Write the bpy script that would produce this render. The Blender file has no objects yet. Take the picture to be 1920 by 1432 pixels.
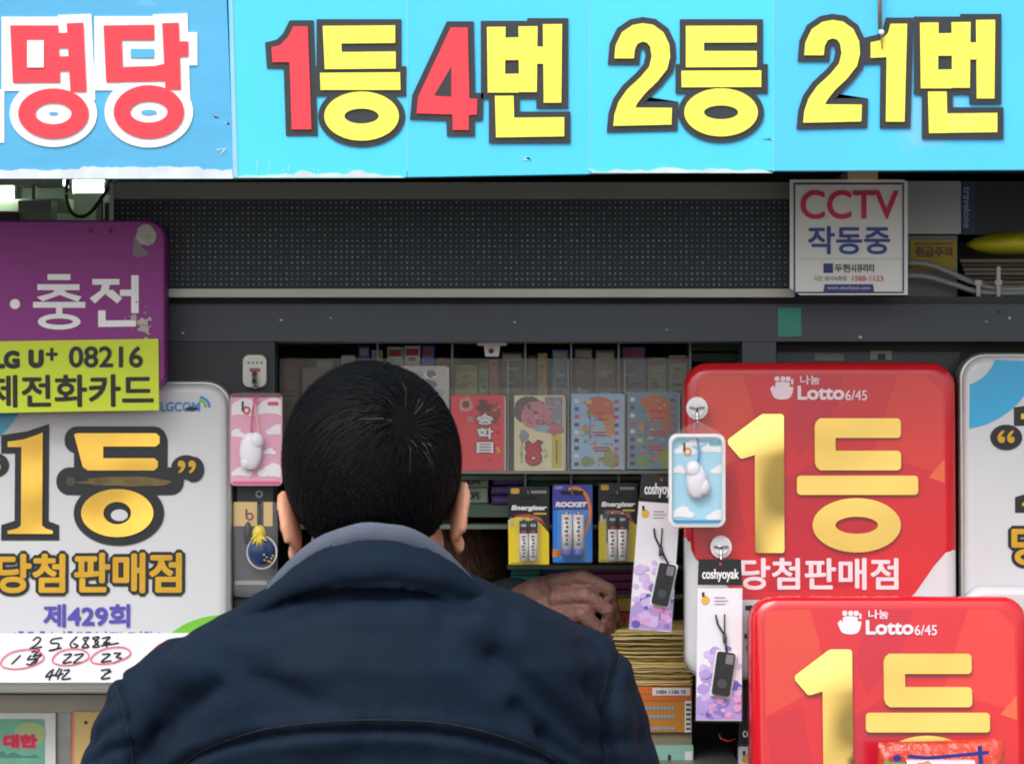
import bpy, bmesh, math, random
import numpy as np
from mathutils import Vector, Matrix, noise
random.seed(7); rng = np.random.default_rng(7)
R = math.radians
sc = bpy.context.scene
COL = sc.collection

# ---------------------------------------------------------------- camera, sky, sun, exposure
S, D, ZC = 0.00062, 3.7, 1.58          # metres per photo pixel on the kiosk front, camera distance, camera height
cam = bpy.data.cameras.new('camera'); camo = bpy.data.objects.new('camera', cam); COL.objects.link(camo)
camo.location = (0, -D, ZC); camo.rotation_euler = (R(90), 0, 0)
cam.sensor_width = 36; cam.lens = 36 * D / (1920 * S); cam.clip_start = 0.05; cam.clip_end = 2000
cam.dof.use_dof = True; cam.dof.focus_distance = D - 0.12; cam.dof.aperture_fstop = 16.0
sc.camera = camo
SUN_EL, SUN_AZ = 52, 205               # degrees; the sun veiled by cloud stands behind the photographer's left shoulder
w = bpy.data.worlds.new('World'); sc.world = w; w.use_nodes = True
nt = w.node_tree; bg = nt.nodes['Background']; bg.inputs[1].default_value = 0.15
sky = nt.nodes.new('ShaderNodeTexSky'); sky.sky_type = 'NISHITA'; sky.sun_disc = False
sky.sun_elevation = R(SUN_EL); sky.sun_rotation = R(SUN_AZ); sky.dust_density = 4; sky.air_density = 1.2
hs = nt.nodes.new('ShaderNodeHueSaturation'); hs.inputs['Saturation'].default_value = 0.22
nt.links.new(sky.outputs[0], hs.inputs['Color']); nt.links.new(hs.outputs[0], bg.inputs[0])
sl = bpy.data.lights.new('sun', 'SUN'); sl.energy = 1.0; sl.angle = R(35); sl.color = (1, .97, .93)
so = bpy.data.objects.new('sun', sl); COL.objects.link(so)
sd = Vector((math.sin(R(SUN_AZ)) * math.cos(R(SUN_EL)), math.cos(R(SUN_AZ)) * math.cos(R(SUN_EL)), math.sin(R(SUN_EL))))
so.rotation_euler = sd.to_track_quat('Z', 'Y').to_euler(); so.location = (-2, -6, 6)
sc.view_settings.view_transform = 'Standard'; sc.view_settings.look = 'None'
sc.view_settings.exposure = 0.62; sc.view_settings.gamma = 1
sc.render.engine = 'CYCLES'; sc.cycles.use_denoising = True; sc.cycles.filter_width = 1.9
sc.cycles.max_bounces = 10; sc.cycles.transparent_max_bounces = 16; sc.cycles.caustics_reflective = False; sc.cycles.caustics_refractive = False

# ---------------------------------------------------------------- materials
def lin(c):
    f = lambda v: v / 12.92 if v <= .04045 else ((v + .055) / 1.055) ** 2.4
    return tuple(f(x / 255) for x in c)
_M = {}
def mat(name, c, rough=.5, metal=0., var=.06, scale=14., bump=0., bscale=120., coat=0., spec=.5, dirt=None, sheen=0., emit=0., stretch=None, bdet=4, bdist=.01):
    """Principled material; c in sRGB 0..255, with a little noise in colour and gloss. dirt=(colour, threshold, scale)"""
    if name in _M: return _M[name]
    m = bpy.data.materials.new(name); m.use_nodes = True; n = m.node_tree; b = n.nodes['Principled BSDF']
    L = n.links.new; c3 = lin(c)
    b.inputs['Metallic'].default_value = metal; b.inputs['Roughness'].default_value = rough
    b.inputs['Specular IOR Level'].default_value = spec; b.inputs['Coat Weight'].default_value = coat; b.inputs['Coat Roughness'].default_value = .06
    if sheen: b.inputs['Sheen Weight'].default_value = sheen
    tc = n.nodes.new('ShaderNodeTexCoord'); vec = tc.outputs['Object']
    if stretch:
        mp = n.nodes.new('ShaderNodeMapping'); mp.inputs['Scale'].default_value = stretch; L(vec, mp.inputs[0]); vec = mp.outputs[0]
    nz = n.nodes.new('ShaderNodeTexNoise'); nz.inputs['Scale'].default_value = scale; nz.inputs['Detail'].default_value = 6; L(vec, nz.inputs['Vector'])
    rp = n.nodes.new('ShaderNodeValToRGB'); rp.color_ramp.elements[0].position = .3; rp.color_ramp.elements[1].position = .7
    rp.color_ramp.elements[0].color = (*[x * (1 - var) for x in c3], 1); rp.color_ramp.elements[1].color = (*[min(1, x * (1 + var)) for x in c3], 1)
    L(nz.outputs['Fac'], rp.inputs[0]); out = rp.outputs[0]
    if dirt:
        dc, th, ds = dirt
        n2 = n.nodes.new('ShaderNodeTexNoise'); n2.inputs['Scale'].default_value = ds; n2.inputs['Detail'].default_value = 4; L(vec, n2.inputs['Vector'])
        r2 = n.nodes.new('ShaderNodeValToRGB'); r2.color_ramp.elements[0].position = th; r2.color_ramp.elements[1].position = min(1, th + .04); L(n2.outputs['Fac'], r2.inputs[0])
        mx = n.nodes.new('ShaderNodeMix'); mx.data_type = 'RGBA'; L(r2.outputs[0], mx.inputs[0]); L(out, mx.inputs[6]); mx.inputs[7].default_value = (*lin(dc), 1); out = mx.outputs[2]
    L(out, b.inputs['Base Color'])
    mr = n.nodes.new('ShaderNodeMapRange'); mr.inputs[3].default_value = max(.02, rough * .85); mr.inputs[4].default_value = min(1, rough * 1.2); L(nz.outputs['Fac'], mr.inputs[0]); L(mr.outputs[0], b.inputs['Roughness'])
    if bump:
        n3 = n.nodes.new('ShaderNodeTexNoise'); n3.inputs['Scale'].default_value = bscale; n3.inputs['Detail'].default_value = bdet; L(vec, n3.inputs['Vector'])
        bp = n.nodes.new('ShaderNodeBump'); bp.inputs['Strength'].default_value = bump; bp.inputs['Distance'].default_value = bdist; L(n3.outputs['Fac'], bp.inputs['Height']); L(bp.outputs[0], b.inputs['Normal'])
    if emit:
        b.inputs['Emission Color'].default_value = (*c3, 1); b.inputs['Emission Strength'].default_value = emit
    _M[name] = m; return m
def clear(name, tint, haze, rough=.1):
    """clear plastic sheet: mostly see-through, a milky share of diffuse and a glossy skin"""
    if name in _M: return _M[name]
    m = bpy.data.materials.new(name); m.use_nodes = True; n = m.node_tree; L = n.links.new; b = n.nodes['Principled BSDF']
    b.inputs['Base Color'].default_value = (*lin(tint), 1); b.inputs['Roughness'].default_value = rough
    tr = n.nodes.new('ShaderNodeBsdfTransparent'); mx = n.nodes.new('ShaderNodeMixShader')
    tc = n.nodes.new('ShaderNodeTexCoord'); nz = n.nodes.new('ShaderNodeTexNoise'); nz.inputs['Scale'].default_value = 30; nz.inputs['Detail'].default_value = 6; L(tc.outputs['Object'], nz.inputs['Vector'])
    mr = n.nodes.new('ShaderNodeMapRange'); mr.inputs[3].default_value = haze * .6; mr.inputs[4].default_value = haze * 1.4; L(nz.outputs['Fac'], mr.inputs[0])
    L(mr.outputs[0], mx.inputs[0]); L(tr.outputs[0], mx.inputs[1]); L(b.outputs[0], mx.inputs[2]); L(mx.outputs[0], n.nodes['Material Output'].inputs[0])
    _M[name] = m; return m
def paint(c, **k):
    return mat('paint_%d_%d_%d' % c, c, **{**dict(rough=.45, var=.05), **k})

# ---------------------------------------------------------------- pixel -> place, mesh builder
def P(px, py, y, dy=0.):
    k = S * (D + y) / D
    return Vector(((px - 960) * k, y + dy, ZC - (py - 716) * k))
def K(y): return S * (D + y) / D
class MB:
    def __init__(s): s.v = []; s.f = []; s.m = []; s.sm = []; s.mats = []
    def mi(s, m):
        if m not in s.mats: s.mats.append(m)
        return s.mats.index(m)
    def face(s, pts, m, smooth=False):
        i = len(s.v); s.v += [Vector(p) for p in pts]; s.f.append(tuple(range(i, i + len(pts)))); s.m.append(s.mi(m)); s.sm.append(smooth)
    def grid(s, rows, m, smooth=True, closed=True, cap0=False, cap1=False, capm=None):
        n = len(rows[0]); i0 = len(s.v); k = s.mi(m)
        for r in rows: s.v += [Vector(p) for p in r]
        for a in range(len(rows) - 1):
            for b in range(n if closed else n - 1):
                c = (b + 1) % n
                s.f.append((i0 + a * n + b, i0 + a * n + c, i0 + (a + 1) * n + c, i0 + (a + 1) * n + b)); s.m.append(k); s.sm.append(smooth)
        if cap0: s.f.append(tuple(i0 + b for b in reversed(range(n)))); s.m.append(k); s.sm.append(False)
        if cap1: s.f.append(tuple(i0 + (len(rows) - 1) * n + b for b in range(n))); s.m.append(s.mi(capm) if capm else k); s.sm.append(False)
    def prism(s, pts, y, t, m, side=None):
        """outline in photo pixels, its front at depth y, t metres thick"""
        a = sum(pts[i][0] * pts[(i + 1) % len(pts)][1] - pts[(i + 1) % len(pts)][0] * pts[i][1] for i in range(len(pts)))
        if a > 0: pts = pts[::-1]
        f = [P(x, z, y) for x, z in pts]
        s.face(f, m)
        if t > 0:
            b = [p + Vector((0, t, 0)) for p in f]; n = len(f)
            s.face(b[::-1], side or m)
            for i in range(n): j = (i + 1) % n; s.face([f[i], b[i], b[j], f[j]], side or m)
    def rect(s, x0, y0, x1, y1, y, t, m, r=0, side=None): s.prism(rr(x0, y0, x1, y1, r), y, t, m, side)
    def ring(s, cx, cy, rx, ry, hx, hy, y, t, m, n=48, dx=0, dy=0):
        o = [P(cx + rx * math.cos(a), cy - ry * math.sin(a), y) for a in np.linspace(0, 2 * math.pi, n, False)]
        h = [P(cx + dx + hx * math.cos(a), cy + dy - hy * math.sin(a), y) for a in np.linspace(0, 2 * math.pi, n, False)]
        tv = Vector((0, t, 0))
        for i in range(n):
            j = (i + 1) % n
            s.face([o[i], o[j], h[j], h[i]], m)
            if t: s.face([o[i], o[i] + tv, o[j] + tv, o[j]], m); s.face([h[j], h[j] + tv, h[i] + tv, h[i]], m)
    def box(s, a, b, m):
        (x0, y0, z0), (x1, y1, z1) = a, b
        q = [Vector((x, y, z)) for z in (z0, z1) for x, y in ((x0, y0), (x1, y0), (x1, y1), (x0, y1))]
        for f in ((3, 2, 1, 0), (4, 5, 6, 7), (0, 1, 5, 4), (1, 2, 6, 5), (2, 3, 7, 6), (3, 0, 4, 7)): s.face([q[i] for i in f], m)
    def panel(s, x0, y0, x1, y1, r, y, prof, m, n=8, front=None):
        """vacuum-formed tray: rounded outlines from the back to the front face; prof = (inset px, metres behind y)"""
        rows = [[P(px, pz, y, dy) for px, pz in rr(x0 + i, y0 + i, x1 - i, y1 - i, max(1, r - i * .6), n)[::-1]] for i, dy in prof]
        s.grid(rows, m, True, True, True, True, front)
    def tube(s, pts, r, m, n=8, caps=True):
        pts = [Vector(p) for p in pts]; rad = r if isinstance(r, (list, tuple)) else [r] * len(pts); rows = []
        up = Vector((0, 0, 1))
        for i, p in enumerate(pts):
            t = (pts[min(i + 1, len(pts) - 1)] - pts[max(i - 1, 0)]).normalized()
            a = t.cross(up); a = t.cross(Vector((1, 0, 0))) if a.length < 1e-3 else a; a.normalize(); b = a.cross(t)
            rows.append([p + rad[i] * (math.cos(q) * a + math.sin(q) * b) for q in np.linspace(0, 2 * math.pi, n, False)])
        s.grid(rows, m, True, True, caps, caps)
    def ball(s, c, r, m, rot=None, nu=20, nv=12):
        c = Vector(c); rows = []
        for v in range(1, nv):
            th = math.pi * v / nv
            row = []
            for u in range(nu):
                ph = 2 * math.pi * u / nu
                p = Vector((r[0] * math.sin(th) * math.cos(ph), r[1] * math.sin(th) * math.sin(ph), -r[2] * math.cos(th)))
                row.append(c + (rot @ p if rot else p))
            rows.append(row)
        s.grid(rows, m, True, True, True, True)
    def build(s, name, parent=None, smooth_angle=None, **tags):
        me = bpy.data.meshes.new(name)
        base = parent['base'] if parent else None
        if base is None:
            xs = [p.x for p in s.v]; ys = [p.y for p in s.v]; zs = [p.z for p in s.v]
            org = Vector(((min(xs) + max(xs)) / 2, (min(ys) + max(ys)) / 2, min(zs)))
        else: org = Vector(base)
        me.from_pydata([p - org for p in s.v], [], s.f)
        for m in s.mats: me.materials.append(m)
        me.polygons.foreach_set('material_index', s.m); me.polygons.foreach_set('use_smooth', s.sm); me.update()
        o = bpy.data.objects.new(name, me); COL.objects.link(o)
        if parent:
            o.parent = parent; o['base'] = tuple(org)
        else: o.location = org; o['base'] = tuple(org)
        return tag(o, **tags)
def rr(x0, y0, x1, y1, r=0, n=6):
    if r <= 0: return [(x0, y0), (x1, y0), (x1, y1), (x0, y1)]
    out = []
    for cx, cy, a0 in ((x1 - r, y0 + r, -90), (x1 - r, y1 - r, 0), (x0 + r, y1 - r, 90), (x0 + r, y0 + r, 180)):
        for i in range(n + 1):
            a = R(a0 + 90 * i / n); out.append((cx + r * math.cos(a), cy + r * math.sin(a)))
    return out
def ell(cx, cy, rx, ry, n=32, a0=0, a1=360): return [(cx + rx * math.cos(R(a)), cy - ry * math.sin(R(a))) for a in np.linspace(a0, a1, n, a1 - a0 < 360)]
def tag(o, label=None, cat=None, group=None, kind=None):
    if label: o['label'] = label
    if cat: o['category'] = cat
    if group: o['group'] = group
    if kind: o['kind'] = kind
    return o
def thing(name, label, cat, loc, group=None):
    o = bpy.data.objects.new(name, None); COL.objects.link(o); o.location = loc; o['base'] = tuple(loc); o.empty_display_size = .05
    return tag(o, label, cat, group)
def copy_tree(o, parent=None):
    c = o.copy(); COL.objects.link(c)
    if parent: c.parent = parent
    for ch in list(o.children): copy_tree(ch, c)
    return c
def offset(pts, d):
    a = sum(pts[i][0] * pts[(i + 1) % len(pts)][1] - pts[(i + 1) % len(pts)][0] * pts[i][1] for i in range(len(pts)))
    sgn = 1 if a > 0 else -1; out = []; n = len(pts)
    for i in range(n):
        p0, p1, p2 = (np.array(pts[j % n], float) for j in (i - 1, i, i + 1))
        e1 = p1 - p0; e2 = p2 - p1; e1 /= np.linalg.norm(e1); e2 /= np.linalg.norm(e2)
        n1 = np.array((e1[1], -e1[0])) * sgn; n2 = np.array((e2[1], -e2[0])) * sgn
        m = n1 + n2; m /= max(.35, np.linalg.norm(m)); out.append(tuple(p1 + m * d / max(.5, m @ n1)))
    return out

# ---------------------------------------------------------------- lettering
_G = {}
def glyphs(s):
    if s in _G: return _G[s]
    c = bpy.data.curves.new('t', 'FONT'); c.body = s; c.resolution_u = 5
    o = bpy.data.objects.new('t', c); COL.objects.link(o)
    me = bpy.data.meshes.new_from_object(o.evaluated_get(bpy.context.evaluated_depsgraph_get()))
    v = np.array([x.co[:2] for x in me.vertices]); f = [tuple(p.vertices) for p in me.polygons]
    cnt = {}
    for p in f:
        for i in range(len(p)):
            e = tuple(sorted((p[i], p[(i + 1) % len(p)]))); cnt[e] = cnt.get(e, 0) + 1
    # font outlines come as separate points per face only at seams: weld by position
    be = [e for e, k in cnt.items() if k == 1]
    fl = []
    for p in f:
        a = sum(v[p[i]][0] * v[p[(i + 1) % len(p)]][1] - v[p[(i + 1) % len(p)]][0] * v[p[i]][1] for i in range(len(p)))
        fl.append(p if a > 0 else p[::-1])
    bpy.data.objects.remove(o); bpy.data.curves.remove(c); bpy.data.meshes.remove(me)
    _G[s] = (v, fl, be); return _G[s]
def txt(mb, s, box, y, m, bold=0., outline=None, rot=0., skew=0., lift=.0006):
    """the words s fitted to a pixel box; bold and outline widths in pixels"""
    v, fs, be = glyphs(s); x0, y0, x1, y1 = box
    lo = v.min(0); hi = v.max(0); ca, sa = math.cos(R(rot)), math.sin(R(rot)); cx, cy = (x0 + x1) / 2, (y0 + y1) / 2
    def tf(q):
        u = (x0 + bold + (q[0] - lo[0]) / (hi[0] - lo[0]) * (x1 - x0 - 2 * bold)) - cx
        t = (y1 - bold - (q[1] - lo[1]) / (hi[1] - lo[1]) * (y1 - y0 - 2 * bold)) - cy
        u -= skew * t
        return np.array((cx + u * ca - t * sa, cy + u * sa + t * ca))
    w = [tf(q) for q in v]
    def layer(yy, mm, rad):
        for f in fs: mb.face([P(*w[i], yy) for i in f], mm)
        if rad <= 0: return
        for n, (a, b) in enumerate(be):
            d = w[b] - w[a]; l = np.linalg.norm(d)
            if l < 1e-6: continue
            d /= l; q = np.array((-d[1], d[0])) * rad; e = d * rad * .55; g = yy + 1e-5 * (1 + n % 24); p0, p1 = w[a], w[b]
            pts = [p0 - e * .2 + q, p0 - e - 0 * q + q * .45, p0 - e - q * .45, p0 - e * .2 - q, p1 + e * .2 - q, p1 + e - q * .45, p1 + e + q * .45, p1 + e * .2 + q]
            A = sum(pts[i][0] * pts[(i + 1) % 8][1] - pts[(i + 1) % 8][0] * pts[i][1] for i in range(8))
            if A > 0: pts = pts[::-1]
            mb.face([P(p[0], p[1], g) for p in pts], mm)
    layer(y - lift, m, bold)
    if outline: layer(y - lift * .45, outline[1], bold + outline[0])
def line(mb, pts, wd, y, m, step=1e-5):
    """a drawn line of width wd pixels"""
    for i in range(len(pts) - 1):
        a = np.array(pts[i], float); b = np.array(pts[i + 1], float); d = b - a; l = np.linalg.norm(d)
        if l < 1e-6: continue
        d /= l; q = np.array((-d[1], d[0])) * wd / 2; e = d * wd * .3
        mb.prism([tuple(a - e + q * .7), tuple(a - e - q * .7), tuple(a - q), tuple(b - q), tuple(b + e - q * .7), tuple(b + e + q * .7), tuple(b + q), tuple(a + q)], y - step * (i % 40), 0, m)
def curve(pts, n=8):
    out = []; p = [np.array(q, float) for q in pts]; p = [2 * p[0] - p[1]] + p + [2 * p[-1] - p[-2]]
    for i in range(1, len(p) - 2):
        for t in np.linspace(0, 1, n, False):
            out.append(tuple(.5 * (2 * p[i] + (p[i + 1] - p[i - 1]) * t + (2 * p[i - 1] - 5 * p[i] + 4 * p[i + 1] - p[i + 2]) * t * t + (3 * p[i] - p[i - 1] - 3 * p[i + 1] + p[i + 2]) * t ** 3)))
    return out + [tuple(p[-2])]
def prims(mb, lst, y, t, m, grow=0., r=0., step=1e-4):
    """letter strokes: ('r',x0,y0,x1,y1) bars, ('e',cx,cy,rx,ry,hx,hy) rings, ('p',points) outlines; grow widens them for a border"""
    for i, q in enumerate(lst):
        yy = y - step * (i % 12)
        if q[0] == 'r': mb.rect(q[1] - grow, q[2] - grow, q[3] + grow, q[4] + grow, yy, t, m, r + (grow if r else 0))
        elif q[0] == 'e':
            if grow: mb.prism(ell(q[1], q[2], q[3] + grow, q[4] + grow, 48), yy, t, m)
            else: mb.ring(*q[1:7], yy, t, m)
        else: mb.prism(offset(q[1], grow) if grow else q[1], yy, t, m)

# ---------------------------------------------------------------- shared finishes
M = dict(
 steel=mat('grey_sheet_steel', (60, 66, 76), .45, 0, .10, 6, .03, 40, dirt=((120, 122, 120), .74, 38)),
 steel_dk=mat('dark_sheet_steel', (40, 44, 50), .5, 0, .12, 6, .03, 40),
 alu=mat('brushed_aluminium', (150, 152, 148), .42, .7, .08, 9, .03, 60, stretch=(1, 1, 8)),
 alu_b=mat('bright_aluminium', (190, 190, 184), .35, .7, .08, 9),
 cream=mat('cream_board', (206, 200, 186), .55, 0, .07, 5, .05, 60, dirt=((150, 142, 128), .68, 12)),
 white=mat('white_sign_face', (203, 203, 207), .22, 0, .03, 6, coat=.3, dirt=((176, 168, 150), .74, 9)),
 chrome=mat('chrome_wire', (200, 200, 196), .18, 1, .04),
 black=mat('black_print', (18, 20, 24), .4, 0, .1),
 inkblk=mat('black_vinyl', (22, 25, 30), .35, 0, .15, 20),
 gold=mat('gold_foil', (246, 196, 88), .22, .85, .14, 9, .22, 7, bdet=1, bdist=.04),
 goldm=mat('mirror_gold', (250, 214, 124), .10, 1, .05, 7, .30, 8, bdet=0, bdist=.05),
 goldp=mat('matte_gold_print', (205, 158, 38), .4, .2, .14, 30),
 paper=mat('white_paper', (232, 234, 240), .7, 0, .03, 8, .03, 30),
 clear=clear('clear_blister', (235, 238, 240), .06, .06),
 acryl=clear('scratched_acrylic', (150, 148, 138), .30, .25),
 concrete=mat('paving_concrete', (128, 124, 118), .8, 0, .15, 3, .2, 60),
)

# ---------------------------------------------------------------- street behind the photographer
def slab(name, x0, x1, y0, y1, z, m, kind='structure', t=.3):
    b = MB(); b.box((x0, y0, z - t), (x1, y1, z), m); return b.build(name, kind=kind)
slab('ground', -1800, 1800, -1800, 1800, -.16, mat('far_ground', (110, 108, 104), .9, 0, .1, .3), t=1)
slab('pavement', -60, 60, -5.6, 6, 0, M['concrete'], t=.14)
slab('road', -60, 60, -13.5, -5.6, -.12, mat('asphalt', (62, 62, 64), .85, 0, .15, 4, .3, 200), t=.036)
slab('far_pavement', -60, 60, -18, -13.5, 0, M['concrete'], t=.14)

# ---------------------------------------------------------------- kiosk
kio = thing('lottery_kiosk', 'dark steel street kiosk with an open serving hatch between its signs', 'kiosk', (0, .3, 0))
X0, X1 = P(-330, 0, 0).x, P(2250, 0, 0).x
zt = lambda py: P(0, py, 0).z
def kpart(name, fn, **k):
    b = MB(); fn(b); return b.build(name, kio, **k)
def f_lintel(b):
    b.box((X0, 0, zt(640)), (X1, .07, zt(570)), M['steel'])
    b.box((X0, .012, zt(570) + .0005), (X1, .07, zt(556)), M['steel_dk'])
    b.box((X0, .07, zt(641)), (X1, .31, zt(560)), M['cream'])
    for x, z, s in ((527, 640 - 40, 3), (965, 604, 2.5), (1613, 632, 3.5), (1893, 596, 3), (1850, 603, 2), (343, 624, 3), (620, 596, 2), (1250, 618, 2)):
        b.prism(ell(x, z, s, s * .7, 8), -.0004, 0, paint((190, 190, 186)))
    b.prism(ell(1873, 584, 4, 4, 10), -.0005, 0, M['black'])
kpart('lintel', f_lintel)
kpart('wall', lambda b: (b.box((X0, .0, zt(1302)), (P(515, 0, 0).x, .05, zt(641)), M['steel_dk']),
                         b.box((X0 + .001, .04, 0), (P(515, 0, 0).x - .001, .09, zt(1303)), M['cream'])))
kpart('wall', lambda b: (b.box((P(1392, 0, 0).x, 0, 0), (P(1455, 0, 0).x, .06, zt(641)), M['steel']),
                         b.box((P(1456, 0, 0).x, .06, 0), (X1, .10, zt(641)), M['steel_dk']),
                         b.rect(1456, 660, 1800, 1400, .05, .009, mat('smoked_panel', (48, 52, 54), .3, 0, .1)),
                         b.rect(1528, 663, 1582, 676, .049, .0008, paint((120, 124, 122))), b.rect(1632, 658, 1672, 674, .049, .0008, paint((150, 152, 150))), b.rect(1646, 663, 1660, 674, .0482, .0006, M['black'])))
kpart('wall', lambda b: (b.box((P(516, 0, 0).x, .02, 0), (P(1391, 0, 0).x, .07, zt(1462)), M['cream'])))
kpart('counter', lambda b: b.box((P(516, 0, 0).x, -.10, zt(1460)), (P(1391, 0, 0).x, .62, zt(1440)), M['alu']))
kpart('side_wall', lambda b: b.box((X0, .101, 0), (X0 + .03, 1.25, zt(-120)), M['cream']))
kpart('side_wall', lambda b: b.box((X1 - .03, .101, 0), (X1, 1.25, zt(-120)), M['cream']))
kpart('back_wall', lambda b: b.box((X0 + .03, 1.2, 0), (X1 - .03, 1.25, zt(-120)), mat('dim_green_board', (150, 170, 158), .6, 0, .1, 4)))
kpart('roof', lambda b: (b.box((X0 - .05, -.292, zt(-150)), (X1 + .05, 1.3, zt(-118)), M['steel']),
                         b.box((X0, -.279, zt(322)), (X1, -.255, zt(-118)), M['steel']),
                         b.box((X0, -.254, zt(318)), (X1, .33, zt(306)), M['steel_dk'])))
kpart('niche_back', lambda b: b.box((X0 + .03, .31, zt(560)), (X1 - .03, .33, zt(318)), mat('niche_metal', (120, 130, 122), .35, .3, .2, 5)))
kpart('floor', lambda b: b.box((X0 + .03, .1, .0), (X1 - .03, 1.2, .04), M['steel_dk']))

# ---------------------------------------------------------------- the two banner boards
YB = -.30
def gm_myeong():
    F = [('p', [(19, 48), (109, 48), (113, 155), (24, 155)]), ('p', [(125, 44), (156, 43), (162, 172), (132, 172)]), ('r', 108, 62, 130, 90), ('r', 109, 106, 132, 133), ('e', 100, 213, 66, 47, 34, 20)]
    return F
bl = thing('banner_sign', 'mid blue banner board with large red white-edged letters, torn along its bottom', 'sign', P(0, 325, YB))
b = MB()
blue = mat('blue_banner_film', (80, 170, 216), .4, 0, .10, 3, .08, 12, stretch=(1, 1, 3), dirt=((120, 186, 226), .63, 4))
b.prism([(-330, -110), (424, -110), (425, 0), (433, 200), (437, 334), (-330, 334)], YB, .02, blue)
b.build('board', bl)
b = MB()
pts = [(-330, 335)]; xs = list(range(-330, 438, 9)); top = []
for i, x in enumerate(xs): top.append((x, 317 + 4 * noise.noise((x * .03, 1, 0)) + 2.5 * random.random() + (-5 if 150 < x < 380 else 0)))
b.prism(top + [(437, 335), (-330, 335)], YB - .0008, .0007, mat('torn_film_edge', (206, 214, 222), .7, 0, .15, 30))
for x, z, s in ((405, 215, 10), (415, 285, 14), (425, 232, 6), (408, 108, 5)):
    b.prism([(x + s * random.uniform(-1, 1), z + s * random.uniform(-.8, .8)) for _ in range(5)], YB - .0006, 0, paint((150, 190, 214)))
b.build('torn_edge', bl)
b = MB(); wh = mat('white_vinyl', (238, 240, 242), .35, 0, .04, 10); rd = mat('red_vinyl', (238, 60, 74), .35, 0, .05, 10)
red1 = gm_myeong(); red2 = [('p', [(194, 48), (289, 47), (289, 75), (228, 75), (230, 126), (290, 124), (309, 120), (309, 152), (199, 154)]), ('p', [(304, 44), (335, 43), (339, 168), (310, 168)]), ('r', 335, 78, 353, 106), ('e', 279, 210, 66, 50, 35, 20)]
prims(b, [('r', 19, 48, 110, 155)] + red1[1:4] + [('e', 100, 213, 66, 47, 0, 0)], YB - .0012, .001, wh, grow=16)
prims(b, [('r', 194, 48, 300, 153), ('p', [(304, 44), (335, 43), (339, 168), (310, 168)]), ('r', 335, 78, 353, 106), ('e', 279, 210, 66, 50, 0, 0)], YB - .0013, .001, wh, grow=17)
b.rect(0 - 40, 168, 8, 268, YB - .0011, .0008, wh); b.rect(-40, 58, -3, 168, YB - .0012, .0008, wh)
prims(b, red1, YB - .0030, .001, rd); prims(b, red2, YB - .0030, .001, rd)
b.rect(51, 76, 82, 127, YB - .0047, .0008, wh)
b.rect(245, 92, 289, 109, YB - .0026, .0006, blue); b.prism(ell(100, 213, 9, 3, 16), YB - .0026, .0004, blue); b.prism(ell(279, 211, 15, 5, 16), YB - .0026, .0004, blue)
b.build('lettering', bl)

cy = thing('banner_sign', 'bright cyan banner board with yellow and red numerals over the LED panel', 'sign', P(1180, 325, YB))
b = MB()
cyan = mat('cyan_banner_film', (74, 206, 248), .33, 0, .06, 3, .10, 5, dirt=((120, 206, 236), .66, 5))
cyan2 = mat('cyan_banner_film_deeper', (78, 196, 250), .33, 0, .07, 3, .10, 5, dirt=((110, 196, 240), .66, 5))
cyan3 = mat('cyan_banner_film_mid', (75, 202, 249), .33, 0, .06, 3, .10, 5, dirt=((120, 204, 238), .66, 5))
for x0, x1, b0, b1, m_ in ((437, 763, 334, 332, cyan), (764, 1106, 332, 326, cyan3), (1107, 1450, 325, 320, cyan), (1451, 2250, 320, 317, cyan2)):
    xt = x0 - 12 if x0 == 437 else x0
    b.prism([(xt, -110), (x1, -110), (x1, b1), (x0, b0)], YB - .002, .02, m_)
b.build('board', cy)
b = MB(); pap = mat('peeled_film', (196, 210, 214), .7, 0, .15, 30)
def ragged(x0, x1, z, h, n=24):
    t = [(x, z - h * (.3 + .7 * random.random()) * math.sin(math.pi * min(1, max(.04, (x - x0) / (x1 - x0)))) ** .4) for x in np.linspace(x0, x1, n)]
    return t + [(x1, z), (x0, z)]
b.prism(ragged(437, 760, 333.5, 16), YB - .0028, .0006, pap); b.prism(ragged(1110, 1450, 324.5, 11), YB - .0028, .0006, pap)
b.prism([(428, -110), (433, -110), (446, 333), (437, 333)], YB - .0030, .0006, mat('banner_edge_tape', (150, 196, 214), .5, 0, .1))
for x in (482, 505, 531, 540, 588, 597, 640, 655): b.rect(x, 318 - 30 * random.random() ** 2, x + 1.4, 322, YB - .0029, 0, paint((170, 222, 240)))
for x, z in ((470, 303), (1106, 318), (1440, 260), (1250, 308), (985, 298)): b.prism([(x + random.uniform(-14, 14), z + random.uniform(-5, 5)) for _ in range(4)], YB - .0027, 0, paint((150, 220, 244)))
for x in (763.5, 1106.5, 1450.5): b.rect(x - 1, 0 - 100, x + 1, 322, YB - .0024, 0, paint((120, 205, 232)))
b.build('peeling', cy)
b = MB(); yl = mat('yellow_vinyl', (250, 240, 90), .35, 0, .05, 8, dirt=((240, 226, 100), .66, 9)); dk = mat('charcoal_vinyl', (44, 48, 54), .4, 0, .12, 14)
z2 = lambda x, y: (960 + x / 2, y / 2)
def deung(gl): return gl
two = [z2(*q) for q in ((384, 220), (388, 172), (412, 122), (452, 95), (490, 88), (530, 94), (568, 122), (590, 168), (593, 215), (582, 260), (546, 306), (500, 350), (472, 385), (462, 404), (600, 405), (598, 468), (380, 473), (384, 430), (400, 382), (432, 336), (482, 290), (514, 252), (524, 212), (518, 176), (506, 161), (490, 157), (472, 164), (461, 185), (457, 220))]
two_b = [(x + 356, y - 6) for x, y in two]
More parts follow.
